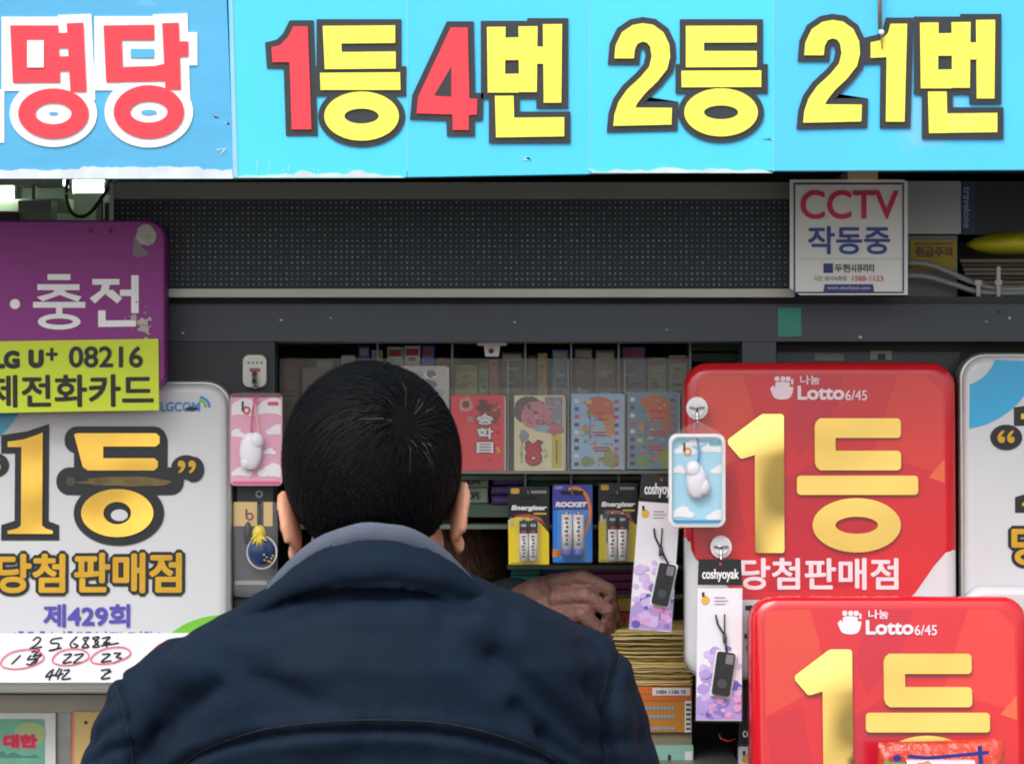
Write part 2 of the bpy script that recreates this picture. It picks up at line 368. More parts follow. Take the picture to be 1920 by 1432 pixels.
def beon(dx, dy, w=1):   # the syllable with a box, an upright and an L-shaped foot
    q = lambda x0, y0, x1, y1: ('p', [(x0 + dx, y0 + dy), (x1 + dx, y0 + dy - .5), (x1 + dx - 1.5, y1 + dy), (x0 + dx + 1.5, y1 + dy)])
    return [q(913, 51, 948, 174), q(972, 50, 1008, 173), q(946, 71, 974, 113), q(946, 139, 974, 174), ('r', 1006 + dx, 88 + dy, 1020 + dx, 120 + dy), q(1018, 46, 1054, 193),
            ('p', [(928 + dx, 180 + dy), (963 + dx, 180 + dy), (964 + dx, 221 + dy), (1058 + dx, 220 + dy), (1058 + dx, 256 + dy), (930 + dx, 258 + dy)])]
def beon_o(dx, dy): return [('r', 913 + dx, 51 + dy, 1008 + dx, 174 + dy), ('r', 1000 + dx, 46 + dy, 1054 + dx, 125 + dy), ('r', 1017 + dx, 46 + dy, 1054 + dx, 192 + dy), ('r', 928 + dx, 180 + dy, 963 + dx, 256 + dy), ('r', 928 + dx, 221 + dy, 1058 + dx, 257 + dy)]
one_r = [(550, 50), (577, 50), (584, 243), (547, 243), (543, 117), (511, 117), (509, 89), (525, 85), (540, 70)]
four = [(845, 52), (877, 52), (880, 185), (895, 186), (894, 215), (879, 216), (879, 244), (849, 244), (848, 215), (781, 213), (784, 182)]
one_y = [z2(*q) for q in ((1420, 90), (1482, 90), (1472, 457), (1402, 457), (1405, 215), (1345, 218), (1345, 160), (1380, 152), (1410, 125))]
dg1 = [('p', [(605, 49), (741, 48), (741, 81), (640, 82), (641, 98), (742, 97), (742, 129), (609, 130)]), ('p', [(600, 137), (750, 136), (751, 169), (601, 169)]), ('e', 678, 218, 70, 46, 32, 14)]
dg2 = [('p', [z2(652, 98), z2(918, 97), z2(918, 160), z2(720, 161), z2(720, 192), z2(918, 192), z2(918, 252), z2(652, 253)]), ('p', [z2(635, 266), z2(935, 265), z2(935, 327), z2(636, 328)]), ('e', 1352, 211, 69, 45, 32, 13)]
O = YB - .0038; F_ = YB - .0062; g = 11.5
prims(b, [('p', one_r), ('r', 605, 48, 741, 130), ('r', 600, 136, 750, 169), ('e', 678, 218, 70, 46, 0, 0), ('p', four), ('p', two), ('r', 1286, 48, 1419, 127), ('r', 1278, 132, 1428, 164), ('e', 1352, 211, 69, 45, 0, 0), ('p', two_b), ('p', one_y)], O, .001, dk, grow=g)
prims(b, beon_o(0, 0) + beon_o(812, -8), O - .0004, .001, dk, grow=g)
prims(b, [('p', one_r), ('p', four)], F_, .001, rd)
prims(b, dg1 + dg2 + [('p', two), ('p', two_b), ('p', one_y)], F_, .001, yl); prims(b, beon(0, 0) + beon(812, -8), F_ - .0002, .001, yl)
b.prism([(846, 125), (846, 181), (814, 179)], F_ - .0006, .0004, dk)
b.build('lettering', cy)
# a thin stick with a white clip hangs over the cyan board
b = MB(); b.tube([P(1649, -60, YB - .012), P(1650, 55, YB - .012)], .0022, mat('stick_brown', (128, 108, 92), .6)); b.tube([P(1650, 55, YB - .012), P(1652, 62, YB - .012), P(1654, 92, YB - .010)], .0009, M['chrome'])
b.ball(P(1653, 61, YB - .013), (.003, .003, .003), wh); b.build('hanging_stick', label='thin brown stick hanging over the cyan banner beside the yellow numeral 1', cat='stick')

# ---------------------------------------------------------------- LED board
led = thing('led_display', 'long dark dot-matrix LED board in a grey aluminium frame', 'display board', P(850, 557, -.02))
b = MB(); scr = mat('led_screen', (38, 49, 58), .6, 0, .12, 5); dots = [mat('led_lens_%d' % i, c, .3, 0, .1) for i, c in enumerate(((120, 130, 132), (160, 166, 164), (92, 104, 108)))]
b.rect(214, 374, 1487, 541, -.02, .05, scr)
for r_ in range(16):
    for c_ in range(124):
        x = 219 + c_ * 10.27; z = 379.5 + r_ * 10.27; b.prism(ell(x, z, 1.75, 1.75, 6), -.0206, 0, dots[min(2, int(random.random() ** 1.6 * 3))])
b.build('screen', led)
b = MB(); b.rect(210, 342, 1490, 373, -.028, .06, mat('frame_aluminium', (128, 132, 126), .5, .3, .06, 7, dirt=((104, 106, 102), .66, 10))); b.rect(205, 342, 213, 560, -.03, .06, M['alu']); b.rect(214, 541.5, 1490, 557, -.028, .05, mat('frame_sill', (176, 174, 166), .4, .3, .1, 12))
b.build('frame', led)

# ---------------------------------------------------------------- CCTV notice
cc = thing('cctv_sign', 'white square notice reading CCTV in red, taped over the LED board', 'sign', P(1590, 553, -.07))
b = MB(); b.prism([(1481, 337), (1694, 337), (1702, 341), (1702, 553), (1500, 553), (1481, 540)], -.07, .004, mat('notice_board', (226, 226, 222), .4, 0, .03, 6)); b.build('board', cc)
b = MB(); nv = mat('navy_print', (40, 52, 110), .45, 0, .08); cr = mat('crimson_print', (212, 36, 82), .45, 0, .06); y = -.0706
for q in ((1488, 343, 1695, 346.5), (1488, 547, 1695, 550), (1488, 347, 1491, 546), (1692, 347, 1695, 546)): b.rect(*q, y, 0, nv)
txt(b, 'CCTV', (1501, 357, 1685, 411), y, cr, 1.2); txt(b, '작동중', (1515, 424, 1669, 477), y, mat('blue_print', (44, 66, 140), .45), 1.2)
b.rect(1496, 485, 1690, 486.5, y, 0, paint((190, 190, 186)))
b.rect(1544, 494, 1562, 512, y, 0, nv); txt(b, '두현', (1565, 495, 1594, 511), y, paint((60, 64, 72)), .4); txt(b, '시큐리티', (1595, 495, 1639, 511), y, paint((60, 64, 72)), .4)
txt(b, '시간 상시녹화중', (1526, 517, 1588, 527), y, paint((150, 150, 150)), .2); txt(b, '1588-1123', (1598, 517, 1656, 527), y, paint((214, 90, 110)), .2)
b.prism([(1546, 533), (1637, 533), (1639, 547), (1544, 547)], y - .0001, 0, nv); txt(b, 'www.doohyun.com', (1551, 536, 1632, 545), y - .0002, paint((190, 196, 215)), .1)
b.build('lettering', cc)

# ---------------------------------------------------------------- purple sign with yellow label
pu = thing('charge_sign', 'purple plastic sign with white lettering and a grey glue stain', 'sign', P(120, 735, -.07))
b = MB(); pur = mat('purple_plastic', (142, 46, 132), .5, 0, .05, 5)
b.panel(-330, 413, 309, 735, 34, -.07, [(0, .045), (0, .003), (1.5, .0006), (4, 0)], pur); b.build('panel', pu)
b = MB(); offw = mat('offwhite_print', (246, 244, 244), .45, 0, .04); y = -.0705
b.prism(ell(28, 570, 9.5, 9.5, 20), y - .0003, 0, offw); prims(b, [('r', 89, 514, 132, 525), ('r', 70, 533, 149, 544), ('r', 62, 566, 160, 577), ('r', 105, 577, 117, 592), ('e', 111, 603, 40, 15, 26, 6), ('r', 173, 523, 224, 534), ('r', 225, 543, 249, 555), ('r', 246, 516, 260, 587), ('p', [(184, 582), (198, 582), (198, 601), (255, 600), (255, 612), (184, 613)]),
  ('p', [(104, 543), (119, 543), (112, 553), (80, 565), (69, 557), (98, 549)]), ('p', [(104, 544), (119, 543), (126, 549), (153, 556), (146, 566), (112, 553)]), ('p', [(192, 533), (206, 533), (204, 545), (178, 569), (168, 559), (188, 545)]), ('p', [(203, 544), (211, 543), (229, 559), (220, 569), (198, 552)])], y, 0, offw, step=3e-5)
for x in (170, 207): b.prism(ell(x, 433, 4, 4.5, 10), y - .0003, 0, M['black'])
b.build('lettering', pu)
b = MB(); glue = mat('dried_glue', (186, 180, 172), .8, 0, .22, 60, .4, 200); gl2 = mat('dried_glue_thin', (150, 128, 140), .8, 0, .2, 60)
def blot(cx, cy, rx, ry, n=22, j=.18, seed=0):
    return [(cx + rx * math.cos(a) * (1 + j * noise.noise((math.cos(a) * 2, math.sin(a) * 2, seed))), cy + ry * math.sin(a) * (1 + j * noise.noise((math.cos(a) * 2, math.sin(a) * 2, seed + 5)))) for a in np.linspace(0, 2 * math.pi, n, False)]
b.prism(blot(274, 441, 19, 20, seed=1), y - .0006, .0005, glue); b.prism(blot(258, 462, 9, 22, j=.7, seed=2), y - .0004, 0, gl2); b.prism(blot(263, 475, 14, 7, j=.8, seed=3), y - .0005, 0, gl2)
b.build('glue_stain', pu); b = MB()
for i in range(26):
    s_ = random.uniform(2, 7); b.prism(blot(268 + random.gauss(0, 8), 610 + random.gauss(0, 12), s_, s_ * .8, 9, .9, i), y - .0008 - i * 2e-5, 0, glue)
for i in range(9): s_ = random.uniform(1, 3); b.prism(blot(random.uniform(225, 305), random.uniform(560, 632), s_, s_, 7, .8, i), y - .0005, 0, gl2)
b.build('glue_stain', pu)

yb_ = thing('phone_card_label', 'lime yellow sticker with black lettering stuck on the purple sign', 'label', P(150, 772, -.074))
b = MB(); lime = mat('lime_paper', (202, 218, 48), .5, 0, .04, 6, .04, 12)
b.prism([(-330, 643), (0, 640), (297, 635), (298, 769), (150, 771), (0, 774), (-330, 778)], -.074, .003, lime); b.build('sheet', yb_)
b = MB(); y = -.0743
txt(b, 'LG', (-12, 657, 37, 691), y, M['black'], 2.6); txt(b, 'U', (53, 655, 82, 690), y, M['black'], 3); b.rect(86, 661, 108, 667, y - .0003, 0, M['black']); b.rect(94, 652, 100, 676, y - .0004, 0, M['black'])
txt(b, '08216', (129, 649, 268, 689), y, M['black'], 1.3); txt(b, '제전화카드', (-24, 702, 288, 763), y, M['black'], 1.6, rot=-.4)
b.build('lettering', yb_)

# ---------------------------------------------------------------- white winning-shop signs
def white_sign():
    t = thing('winning_shop_sign', 'white light box with gold first-prize lettering, partly under the lime label', 'sign', P(165, 1300, -.045), 'white lottery light boxes')
    b = MB(); yf = -.045
    b.panel(-102, 712, 432, 1300, 48, yf, [(0, .045), (0, .012), (5, .006), (8, .009)], M['alu_b'])
    b.panel(-96, 718, 427, 1280, 44, yf, [(0, .012), (2, .004), (9, .0005), (18, 0)], M['white']); b.build('panel', t)
    b = MB(); sky_ = mat('sky_blue_print', (42, 164, 214), .25, 0, .04, coat=.3); grn = mat('leaf_green_print', (112, 186, 52), .25, 0, .05, coat=.3)
    arc_ = lambda r, a0, a1: [(-107 + r * math.cos(R(a)), 700 + r * math.sin(R(a))) for a in np.linspace(a0, a1, 22)]
    b.prism([p for p in arc_(157, 11, 82)] + [p for p in arc_(76, 72, 20)], yf - .0004, 0, sky_)
    b.prism([(426 if a > 0 else 426, 0) for a in ()] or [(p[0], p[1]) for p in ell(425, 1235, 128, 83, 20, 90, 180)] + [(425, 1235)], yf - .0005, 0, grn); b.build('print', t)
    b = MB(); y = yf - .001; ink = M['inkblk']
    one = [(11, 828), (40, 824), (58, 818), (77, 811), (77, 985), (84, 991), (97, 995), (97, 1001), (12, 1001), (12, 995), (30, 991), (37, 985), (37, 838), (11, 838)]
    di = [('p', [(136, 814), (142, 812), (290, 812), (297, 818), (297, 831), (290, 837), (191, 837), (191, 859), (287, 859), (294, 865), (294, 876), (287, 882), (162, 882), (153, 876), (150, 866)])]
    prims(b, [('p', [(11, 826), (50, 820), (77, 811), (77, 985), (97, 993), (97, 1001), (12, 1001), (12, 993), (37, 985), (37, 838), (11, 838)])], y, .0008, ink, grow=12)
    for i_, q in enumerate(((118, 799, 310, 850, 24), (136, 805, 312, 898, 22), (103, 876, 343, 928, 25))): b.rect(*q[:4], y - .0001 - .0001 * i_, .0008, ink, r=q[4])
    b.prism(ell(221, 962, 85, 61, 48), y - .0005, .0006, ink)
    b.prism(ell(347, 876, 28, 23, 32), y - .0006, .0006, ink); b.prism(ell(361, 880, 20, 24, 28), y - .0007, .0006, ink)
    b.prism(ell(-16, 872, 30, 24, 32), y - .0003, .0006, ink)
    def q_(cx, cy, f=1):
        b.prism([(cx + dx * f, cy + dz * f) for dx, dz in curve([(-7, -2), (-4, -8), (3, -8), (7, -3), (7, 4), (2, 12), (-4, 15), (-5, 12), (-1, 7), (0, 3), (-5, 3), (-7, -2)], 4)[:-1]], y - .0024, .0008, M['goldp'])
    q_(338, 872); q_(358, 872); q_(-26, 874, -1); q_(-8, 874, -1)
    for i, (x0, x1, c) in enumerate(((121, 140, (70, 66, 58)), (150, 320, (104, 90, 52)))): b.prism(blot((x0 + x1) / 2, 903, (x1 - x0) / 2, 9, 40, .35, i), y - .0015, 0, mat('worn_gold_%d' % i, c, .5, .2, .35, 60))
    txt(b, '당첨', (-8, 1038, 121, 1112), y, M['goldp'], 2.4, outline=(6, ink), lift=.0012); txt(b, '판매점', (137, 1036, 340, 1112), y, M['goldp'], 2.4, outline=(6, ink), lift=.0012)
    txt(b, '제429회', (80, 1132, 243, 1176), y, mat('indigo_print', (78, 70, 168), .4), 1.5)
    ind = mat('indigo_print', (78, 70, 168), .4)
    for x in (26, 34, 52, 60, 74, 96, 118, 126, 144, 150, 160, 168, 180, 196, 206, 218, 226, 240, 250, 262, 270, 282, 296): b.rect(x, 1183 + random.choice((0, 1, 2)), x + random.choice((2, 3, 9)), 1190, y, 0, ind)
    bl_ = mat('light_blue_print', (48, 140, 210), .4); txt(b, 'LGCOM', (299, 753, 372, 771), y, bl_, .5)
    b.prism(blot(357, 766, 13, 4, 12, .5, 4), y - .0008, 0, M['black'])
    for a0, r0, m_ in ((20, 22, bl_), (20, 15, grn)): line(b, ell(368, 762, r0, r0 * .85, 8, 0, 75), 4.5, y, m_)
    b.build('lettering', t)
    b = MB(); gy = y - .0024
    prims(b, [('p', one)] + di, gy, .0008, M['gold']); b.ring(218, 962, 68, 45, 26, 21, gy, .0008, M['gold'])
    b.prism(ell(222, 966, 16, 11, 24), gy + .0006, 0, M['white']); b.build('gold_lettering', t)
    return t
ws = white_sign()
ws.rotation_euler = (R(-2.5), 0, 0)
ws2 = copy_tree(ws); tag(ws2, 'white light box with a sky blue corner, right of the red ones')
ws2.location = Vector(ws.location) + (P(1905 + 165, 1300 - 52, -.047) - P(165, 1300, -.045))

hw = thing('handwritten_notice', 'white paper strip of handwritten lottery numbers with red circles', 'paper notice', P(100, 1280, -.07))
b = MB(); b.prism([(-330, 1188), (460, 1186), (460, 1279), (-330, 1279)], -.066, .002, M['paper']); b.build('sheet', hw)
b = MB(); y = -.0664; ink = mat('marker_ink', (26, 26, 34), .6, 0, .2, 60); pen = mat('red_pen', (232, 96, 116), .6, 0, .1)
HW = [[(62, 1200), (70, 1194), (76, 1198), (68, 1208), (56, 1216), (78, 1212)], [(60, 1222), (74, 1218), (62, 1230), (78, 1226), (58, 1244)], [(116, 1195), (98, 1198), (96, 1205), (110, 1206), (106, 1216), (92, 1219), (115, 1214)], [(144, 1193), (132, 1206), (136, 1214), (146, 1210), (138, 1206)],
      [(166, 1194), (156, 1196), (160, 1204), (154, 1213), (166, 1212), (160, 1204), (166, 1194)], [(184, 1193), (174, 1196), (184, 1203), (174, 1212), (186, 1211), (178, 1203), (186, 1194)], [(192, 1196), (206, 1194), (194, 1206), (206, 1204)], [(190, 1210), (222, 1205)], [(200, 1198), (200, 1213)],
      [(22, 1244), (38, 1228)], [(58, 1228), (52, 1236), (70, 1234), (62, 1246), (50, 1244)],
      [(120, 1227), (134, 1226), (118, 1242), (134, 1240)], [(140, 1227), (156, 1226), (138, 1242), (152, 1241)], [(192, 1226), (206, 1226), (190, 1240), (208, 1238)], [(214, 1224), (226, 1224), (218, 1231), (228, 1234), (214, 1242)],
      [(96, 1256), (86, 1268), (104, 1264)], [(100, 1254), (92, 1274)], [(112, 1252), (104, 1266), (118, 1262)], [(116, 1254), (108, 1272)], [(120, 1256), (130, 1256), (116, 1272), (132, 1271)], [(190, 1256), (206, 1255), (190, 1271), (206, 1270)], [(196, 1263), (208, 1258)]]
for i, q in enumerate(HW): line(b, curve(q, 5), 3.2, y - i * 1e-5, ink)
b.build('handwriting', hw)
for cx, cy_, rx, ry, ro in ((41, 1235, 40, 17, -10), (132, 1231, 34, 15, -8), (207, 1228, 37, 14, -12), (318, 1214, 30, 12, -10)):
    pts = [(cx + rx * math.cos(a) * (1 + .05 * math.sin(3 * a)) + math.sin(R(-ro)) * ry * math.sin(a), cy_ + ry * math.sin(a) + math.sin(R(ro)) * rx * math.cos(a)) for a in np.linspace(.4, 2 * math.pi + .75, 40)]
    b = MB(); line(b, pts, 2.4, y - .0006, pen); b.build('red_circle', hw)

# ---------------------------------------------------------------- red winning-shop signs
def red_sign():
    yf = -.055
    t = thing('winning_shop_sign', 'red light box with mirror gold first-prize lettering, upper of the two red ones', 'sign', P(1542, 1275, yf), 'red lottery light boxes')
    b = MB(); rf = mat('red_sign_face', (206, 28, 40), .18, 0, .05, 5, .04, 4, coat=.35, dirt=((214, 56, 62), .67, 6)); wf = mat('sign_body_white', (208, 208, 212), .22, 0, .03, 5, coat=.4)
    b.panel(1285, 678, 1797, 1275, 46, yf, [(0, .05), (0, .014), (3, .005), (10, .001), (22, 0)], wf); b.build('panel', t)
    b = MB()
    # printed red area follows the tray's rounded upper edge; its lower corners are cut off
    def red_rows():
        rows = []
        for ins, dy in ((0, .046), (0, .0138), (3, .0048), (10, .0008), (22, -.0004)):
            o = ins - .6 if ins < 20 else ins
            pts = rr(1285 + o, 678 + o, 1797 - o, 1300 - o, max(4, 46 - o * .6), 8)
            # keep the upper corners, replace the lower ones by the slanted cut
            top_ = [p for p in pts if p[1] < 900]
            right = [p for p in top_ if p[0] > 1541]; left = [p for p in top_ if p[0] <= 1541]
            low = [(1797 - o, 1030), (1797 - o - 6, 1038), (1716, 1113), (1700, 1124), (1500, 1124), (1392, 1124), (1330, 1068), (1305, 1048), (1292 + o * .5, 1030), (1285 + o, 1005)]
            rows.append([P(px, pz, yf, dy) for px, pz in (left + right + low)][::-1])
        return rows
    b.grid(red_rows(), rf, True, True, False, True)
    y = yf - .0006
    fac = (((212, 60, 44), [(1312, 705), (1395, 702), (1412, 760), (1420, 840), (1312, 900)]), ((194, 22, 46), [(1500, 702), (1584, 702), (1572, 760), (1500, 860), (1480, 800)]), ((214, 50, 44), [(1686, 702), (1740, 702), (1772, 735), (1772, 890), (1640, 850), (1655, 800)]),
           ((188, 18, 42), [(1470, 900), (1560, 850), (1650, 950), (1600, 1100), (1440, 1110)]), ((230, 96, 50), [(1774, 860), (1774, 905), (1744, 895)]), ((196, 22, 40), [(1312, 900), (1380, 880), (1400, 1010), (1330, 1040)]))
    for i, (c, p) in enumerate(fac): b.prism(p, y - i * 2e-5, 0, mat('red_facet_%d' % i, c, .18, 0, .05, 5, .04, 4, coat=.35, dirt=(tuple(min(255, k + 16) for k in c), .66, 7)))
    b.build('printed_face', t)
    b = MB(); y = yf - .0012; lt = mat('pale_sign_print', (236, 214, 222), .35, 0, .03)
    txt(b, '당첨판매점', (1389, 1046, 1686, 1106), y, lt, 1.5)
    b.prism(curve([(1446, 728), (1452, 722), (1456, 726), (1458, 716), (1482, 716), (1483, 724), (1490, 726), (1482, 746), (1456, 746), (1446, 728)], 4)[:-1], y, 0, lt)
    for x in (1455, 1466, 1476): b.rect(x, 705, x + 9, 714, y, 0, lt, r=3)
    b.rect(1486, 710, 1490, 720, y, 0, lt)
    txt(b, '나눔', (1503, 703, 1540, 720), y, lt, .4); txt(b, 'Lotto', (1498, 722, 1586, 749), y, lt, 1.3); txt(b, '6/45', (1588, 731, 1629, 750), y, lt, .3)
    for z, x in ((1135, 1398), (1188, 1396), (1210, 1399)): b.rect(x, z, 1440, z + 9, yf - .001, 0, M['inkblk'])
    b.build('lettering', t)
    b = MB(); gy = yf - .005; gg = mat('gold_mirror_flat', (246, 208, 114), .2, .8, .06, 7, .10, 6, bdet=1, bdist=.04)
    def rim(o): return o
    one = [(1366, 826), (1369, 822), (1428, 778), (1433, 776), (1468, 776), (1472, 780), (1472, 1033), (1469, 1037), (1420, 1037), (1417, 1033), (1417, 853), (1394, 860), (1389, 859), (1367, 833)]
    b.prism(one, gy, .004, M['goldm'])
    b.prism(rr(1530, 784, 1692, 821, 8)[0:14] + [(1569, 821), (1569, 845)] + rr(1530, 845, 1692, 882, 8)[0:14] + [(1540, 882), (1533, 876), (1530, 868), (1530, 798), (1533, 790), (1540, 784)], gy, .004, gg)
    b.rect(1496, 892, 1724, 928, gy, .004, gg, r=7); b.ring(1608, 985, 83, 51, 40, 16, gy, .004, gg); b.build('gold_lettering', t)
    return t
rs = red_sign()
rs.rotation_euler = (R(-3.0), 0, 0)
rs2 = copy_tree(rs); tag(rs2, 'red light box with pale gold lettering, lower one with a snack bag before it')
d0 = P(1542, 1275, -.055); d1 = P(1542 + 133, 1275 + 456, -.15); rs2.location = d1
rs2.rotation_euler = (R(-6), 0, 0)

wp = thing('blank_sign', 'blank white sign panel behind the right corner of the lower red light box', 'sign', P(2000, 1600, -.06)); b = MB()
b.panel(1806, 1101, 2330, 1640, 40, -.066, [(0, .02), (0, .008), (4, .002), (14, 0)], M['white']); b.build('panel', wp)
# ---------------------------------------------------------------- hooks and phone charms
def disc_hook(px, py, y, label):
    t = thing('suction_hook', label, 'hook', P(px, py + 20, y), 'round white suction hooks'); b = MB()
    b.prism(ell(px, py, 20, 21, 28), y - .006, .006, mat('hook_disc', (232, 232, 234), .35, 0, .03)); b.prism(ell(px, py, 14, 15, 24), y - .009, .003, mat('hook_disc', (232, 232, 234), .35)); b.build('suction_cup', t)
    b = MB(); b.tube([P(px - 14, py - 1, y - .011), P(px + 14, py - 1, y - .011)], .0011, M['chrome']); b.tube([P(px, py - 1, y - .011), P(px, py + 16, y - .012), P(px, py + 30, y - .014), P(px + 1, py + 33, y - .021), P(px + 1, py + 24, y - .024)], .0013, M['chrome']); b.build('wire_hook', t)
def blister(t, x0, y0, x1, y1, y, d=.011, r=14):
    b = MB(); b.panel(x0, y0, x1, y1, r, y, [(0, .0), (0, -.002), (5, -.004), (8, -d), (13, -d - .001)], M['clear']); return b.build('blister', t)
def clouds(b, spots, y, m, lo=0, hi=9e9):
    for i, (x, z, s_) in enumerate(spots):
        for k, (dx, dz, q) in enumerate(((0, 0, 1), (-.9, .25, .65), (.9, .3, .7), (.2, -.35, .7))): b.prism([(min(hi, max(lo, p)), q_) for p, q_ in ell(x + dx * s_, z + dz * s_, s_ * q, s_ * q * .62, 14)], y - 2e-5 * (k + 4 * i), 0, m)
# adhesive hook plate on the post
ah = thing('adhesive_hook', 'silver adhesive hook plate on the dark post above the pink charm', 'hook', P(477, 728, 0)); b = MB()
b.panel(453, 663, 501, 728, 14, -.006, [(0, .006), (0, .002), (3, 0)], M['alu_b']); b.panel(458, 669, 496, 722, 10, -.0065, [(0, .002), (1.5, 0)], mat('hook_plate', (196, 192, 184), .3, .4, .05)); b.rect(468, 690, 488, 697, -.0072, .0005, paint((150, 90, 90))); 
for x in (466, 474, 482, 490): b.prism(ell(x, 680, 2.4, 2.4, 8), -.0072, 0, paint((110, 116, 122)))
b.build('plate', ah); b = MB(); b.tube([P(477, 700, -.007), P(477, 718, -.016), P(478, 730, -.028), P(479, 724, -.036)], [.004, .0035, .0025, .002], M['chrome']); b.build('metal_hook', ah)
# pink charm
pk = thing('phone_charm', 'pink cloud-print card charm pack hanging above the black charm pack', 'phone charm', P(481, 910, -.04), 'packed phone charms'); b = MB(); y = -.035
b.rect(432, 738, 529, 910, y, .002, mat('pink_card', (234, 164, 194), .5, 0, .05), r=8); b.rect(434, 737, 527, 745, y - .0005, .0004, paint((120, 40, 52)))
wht = paint((240, 236, 238)); clouds(b, [(455, 764, 22), (508, 762, 22), (442, 812, 11), (520, 806, 14), (452, 884, 13), (510, 882, 18), (505, 846, 8)], y - .0004, wht, 434, 527)
b.rect(502, 753, 522, 760, y - .0012, 0, paint((214, 60, 96))); b.ring(462, 769, 8, 8, 4, 4, y - .0012, 0, paint((210, 70, 70)), 14); b.rect(453, 752, 457, 770, y - .0012, 0, M['black']); b.rect(436, 902, 526, 907, y - .0012, 0, paint((226, 90, 150)))
b.build('card', pk); b = MB()
b.ball(P(470, 846, -.044), (.013, .006, .022), mat('white_charm', (232, 230, 240), .4, 0, .04)); b.ball(P(480, 826, -.045), (.009, .006, .010), mat('white_charm', (232, 230, 240), .4)); b.ball(P(462, 866, -.044), (.007, .005, .008), mat('white_charm', (232, 230, 240), .4)); b.build('charm', pk)
b = MB(); b.tube([P(480, 742, -.04), P(474, 770, -.041), P(471, 800, -.042), P(474, 824, -.044)], .0014, paint((226, 80, 140))); b.tube([P(480, 742, -.04), P(478, 770, -.042), P(484, 800, -.042), P(480, 824, -.044)], .0012, paint((240, 170, 170))); b.build('strap', pk)
blister(pk, 431, 736, 531, 911, y - .0008)
# black and yellow charm below
bk = thing('phone_charm', 'black and yellow charm pack with a dark blue ball, beside the left ear', 'phone charm', P(478, 1120, -.03), 'packed phone charms'); b = MB(); y = -.018
b.rect(437, 940, 520, 1118, y, .002, mat('charm_card_black', (42, 44, 50), .4)); b.rect(445, 912, 512, 939, y, .002, mat('charm_card_black', (42, 44, 50), .4)); b.rect(438, 941, 511, 986, y - .0005, .0004, mat('charm_card_tan', (222, 186, 110), .5)); b.rect(482, 941, 494, 986, y - .001, .0004, M['black'])
b.ring(486, 926, 7, 7, 4, 4, y - .0006, 0, paint((150, 150, 150)), 14); b.ring(468, 968, 8, 8, 4, 4, y - .001, 0, paint((150, 40, 40)), 14); b.rect(460, 954, 464, 968, y - .001, 0, M['black']); b.rect(440, 1088, 500, 1096, y - .0006, 0, paint((140, 140, 140)))
b.build('card', bk); b = MB(); b.ball(P(490, 1034, -.03), (.016, .008, .018), mat('ball_blue', (34, 56, 96), .25, 0, .2, 60)); cy_ = mat('charm_yellow', (214, 190, 60), .4, 0, .12, 60); b.ball(P(486, 1000, -.03), (.008, .006, .010), cy_); [b.tube([P(486, 1002, -.032), P(x_, z_, -.038)], [.004, .0008], cy_) for x_, z_ in ((474, 1020), (482, 1024), (490, 1022), (470, 1010), (500, 1014))]; b.ring(491, 1035, 29, 32, 26, 29, -.0305, .001, mat('case_rim_', (200, 202, 206), .2), 28); 
for i in range(7): b.prism(blot(500 + 9 * math.cos(i * .9) + i, 1046 + 7 * math.sin(i * 1.7), 2.5, 1.5, 7, .6, i), -.0395, 0, paint((200, 160, 60)))
b.ball(P(465, 1000, -.027), (.005, .005, .014), M['black']); b.build('charm', bk); b = MB(); b.tube([P(486, 940, -.022), P(484, 970, -.024), P(486, 996, -.03)], .0016, M['black']); b.build('strap', bk)
blister(bk, 436, 939, 521, 1119, y - .0012, .014)
bk2 = thing('phone_charm', 'charm pack with a black header, lowest on the post, half hidden by the shoulder', 'phone charm', P(478, 1330, -.012), 'packed phone charms'); b = MB()
b.rect(440, 1122, 515, 1166, -.012, .002, mat('charm_card_black', (42, 44, 50), .4)); b.rect(438, 1167, 518, 1330, -.012, .002, paint((196, 196, 200))); b.prism(blot(464, 1146, 10, 14, 16, .4, 3), -.0126, 0, wht); b.build('card', bk2); blister(bk2, 436, 1160, 519, 1331, -.013)
# blue charm on suction hook
disc_hook(1307, 765, -.0552, 'round white suction hook on the red sign above the blue charm')
bc = thing('phone_charm', 'sky blue cloud-print card charm pack hanging before the red sign', 'phone charm', P(1308, 988, -.09), 'packed phone charms'); b = MB(); y = -.082
b.rect(1260, 820, 1355, 984, y, .002, mat('sky_card', (164, 212, 234), .5, 0, .06), r=8); clouds(b, [(1285, 842, 14), (1338, 838, 15), (1272, 880, 10), (1350, 880, 12), (1278, 960, 15), (1345, 966, 14), (1300, 830, 10)], y - .0004, wht, 1262, 1353)
b.rect(1330, 828, 1350, 835, y - .0012, 0, paint((80, 180, 200))); b.ring(1289, 846, 8, 8, 4, 4, y - .0012, 0, paint((226, 150, 60)), 14); b.rect(1281, 830, 1285, 846, y - .0012, 0, paint((60, 50, 40))); b.rect(1262, 974, 1353, 979, y - .0012, 0, paint((40, 150, 210)))
b.build('card', bc); b = MB(); wc = mat('pearl_charm', (226, 222, 232), .4, 0, .05)
b.ball(P(1306, 902, -.09), (.012, .006, .020), wc); b.ball(P(1300, 880, -.091), (.009, .006, .010), wc); b.ball(P(1318, 912, -.09), (.008, .005, .010), wc); b.build('charm', bc)
b = MB(); b.tube([P(1308, 822, -.084), P(1311, 850, -.088), P(1308, 874, -.09)], .0013, paint((90, 140, 200))); b.build('strap', bc)
b = MB(); b.prism([(1306, 790), (1312, 790), (1352, 812), (1262, 812)], y - .001, .001, M['clear']); b.panel(1252, 812, 1361, 989, 16, y - .001, [(0, .002), (0, -.002), (6, -.004), (9, -.011), (14, -.012)], M['clear']); b.build('blister', bc)
b = MB(); 
o_ = rr(1254, 813, 1360, 988, 16); i_ = rr(1260, 819, 1354, 982, 12)
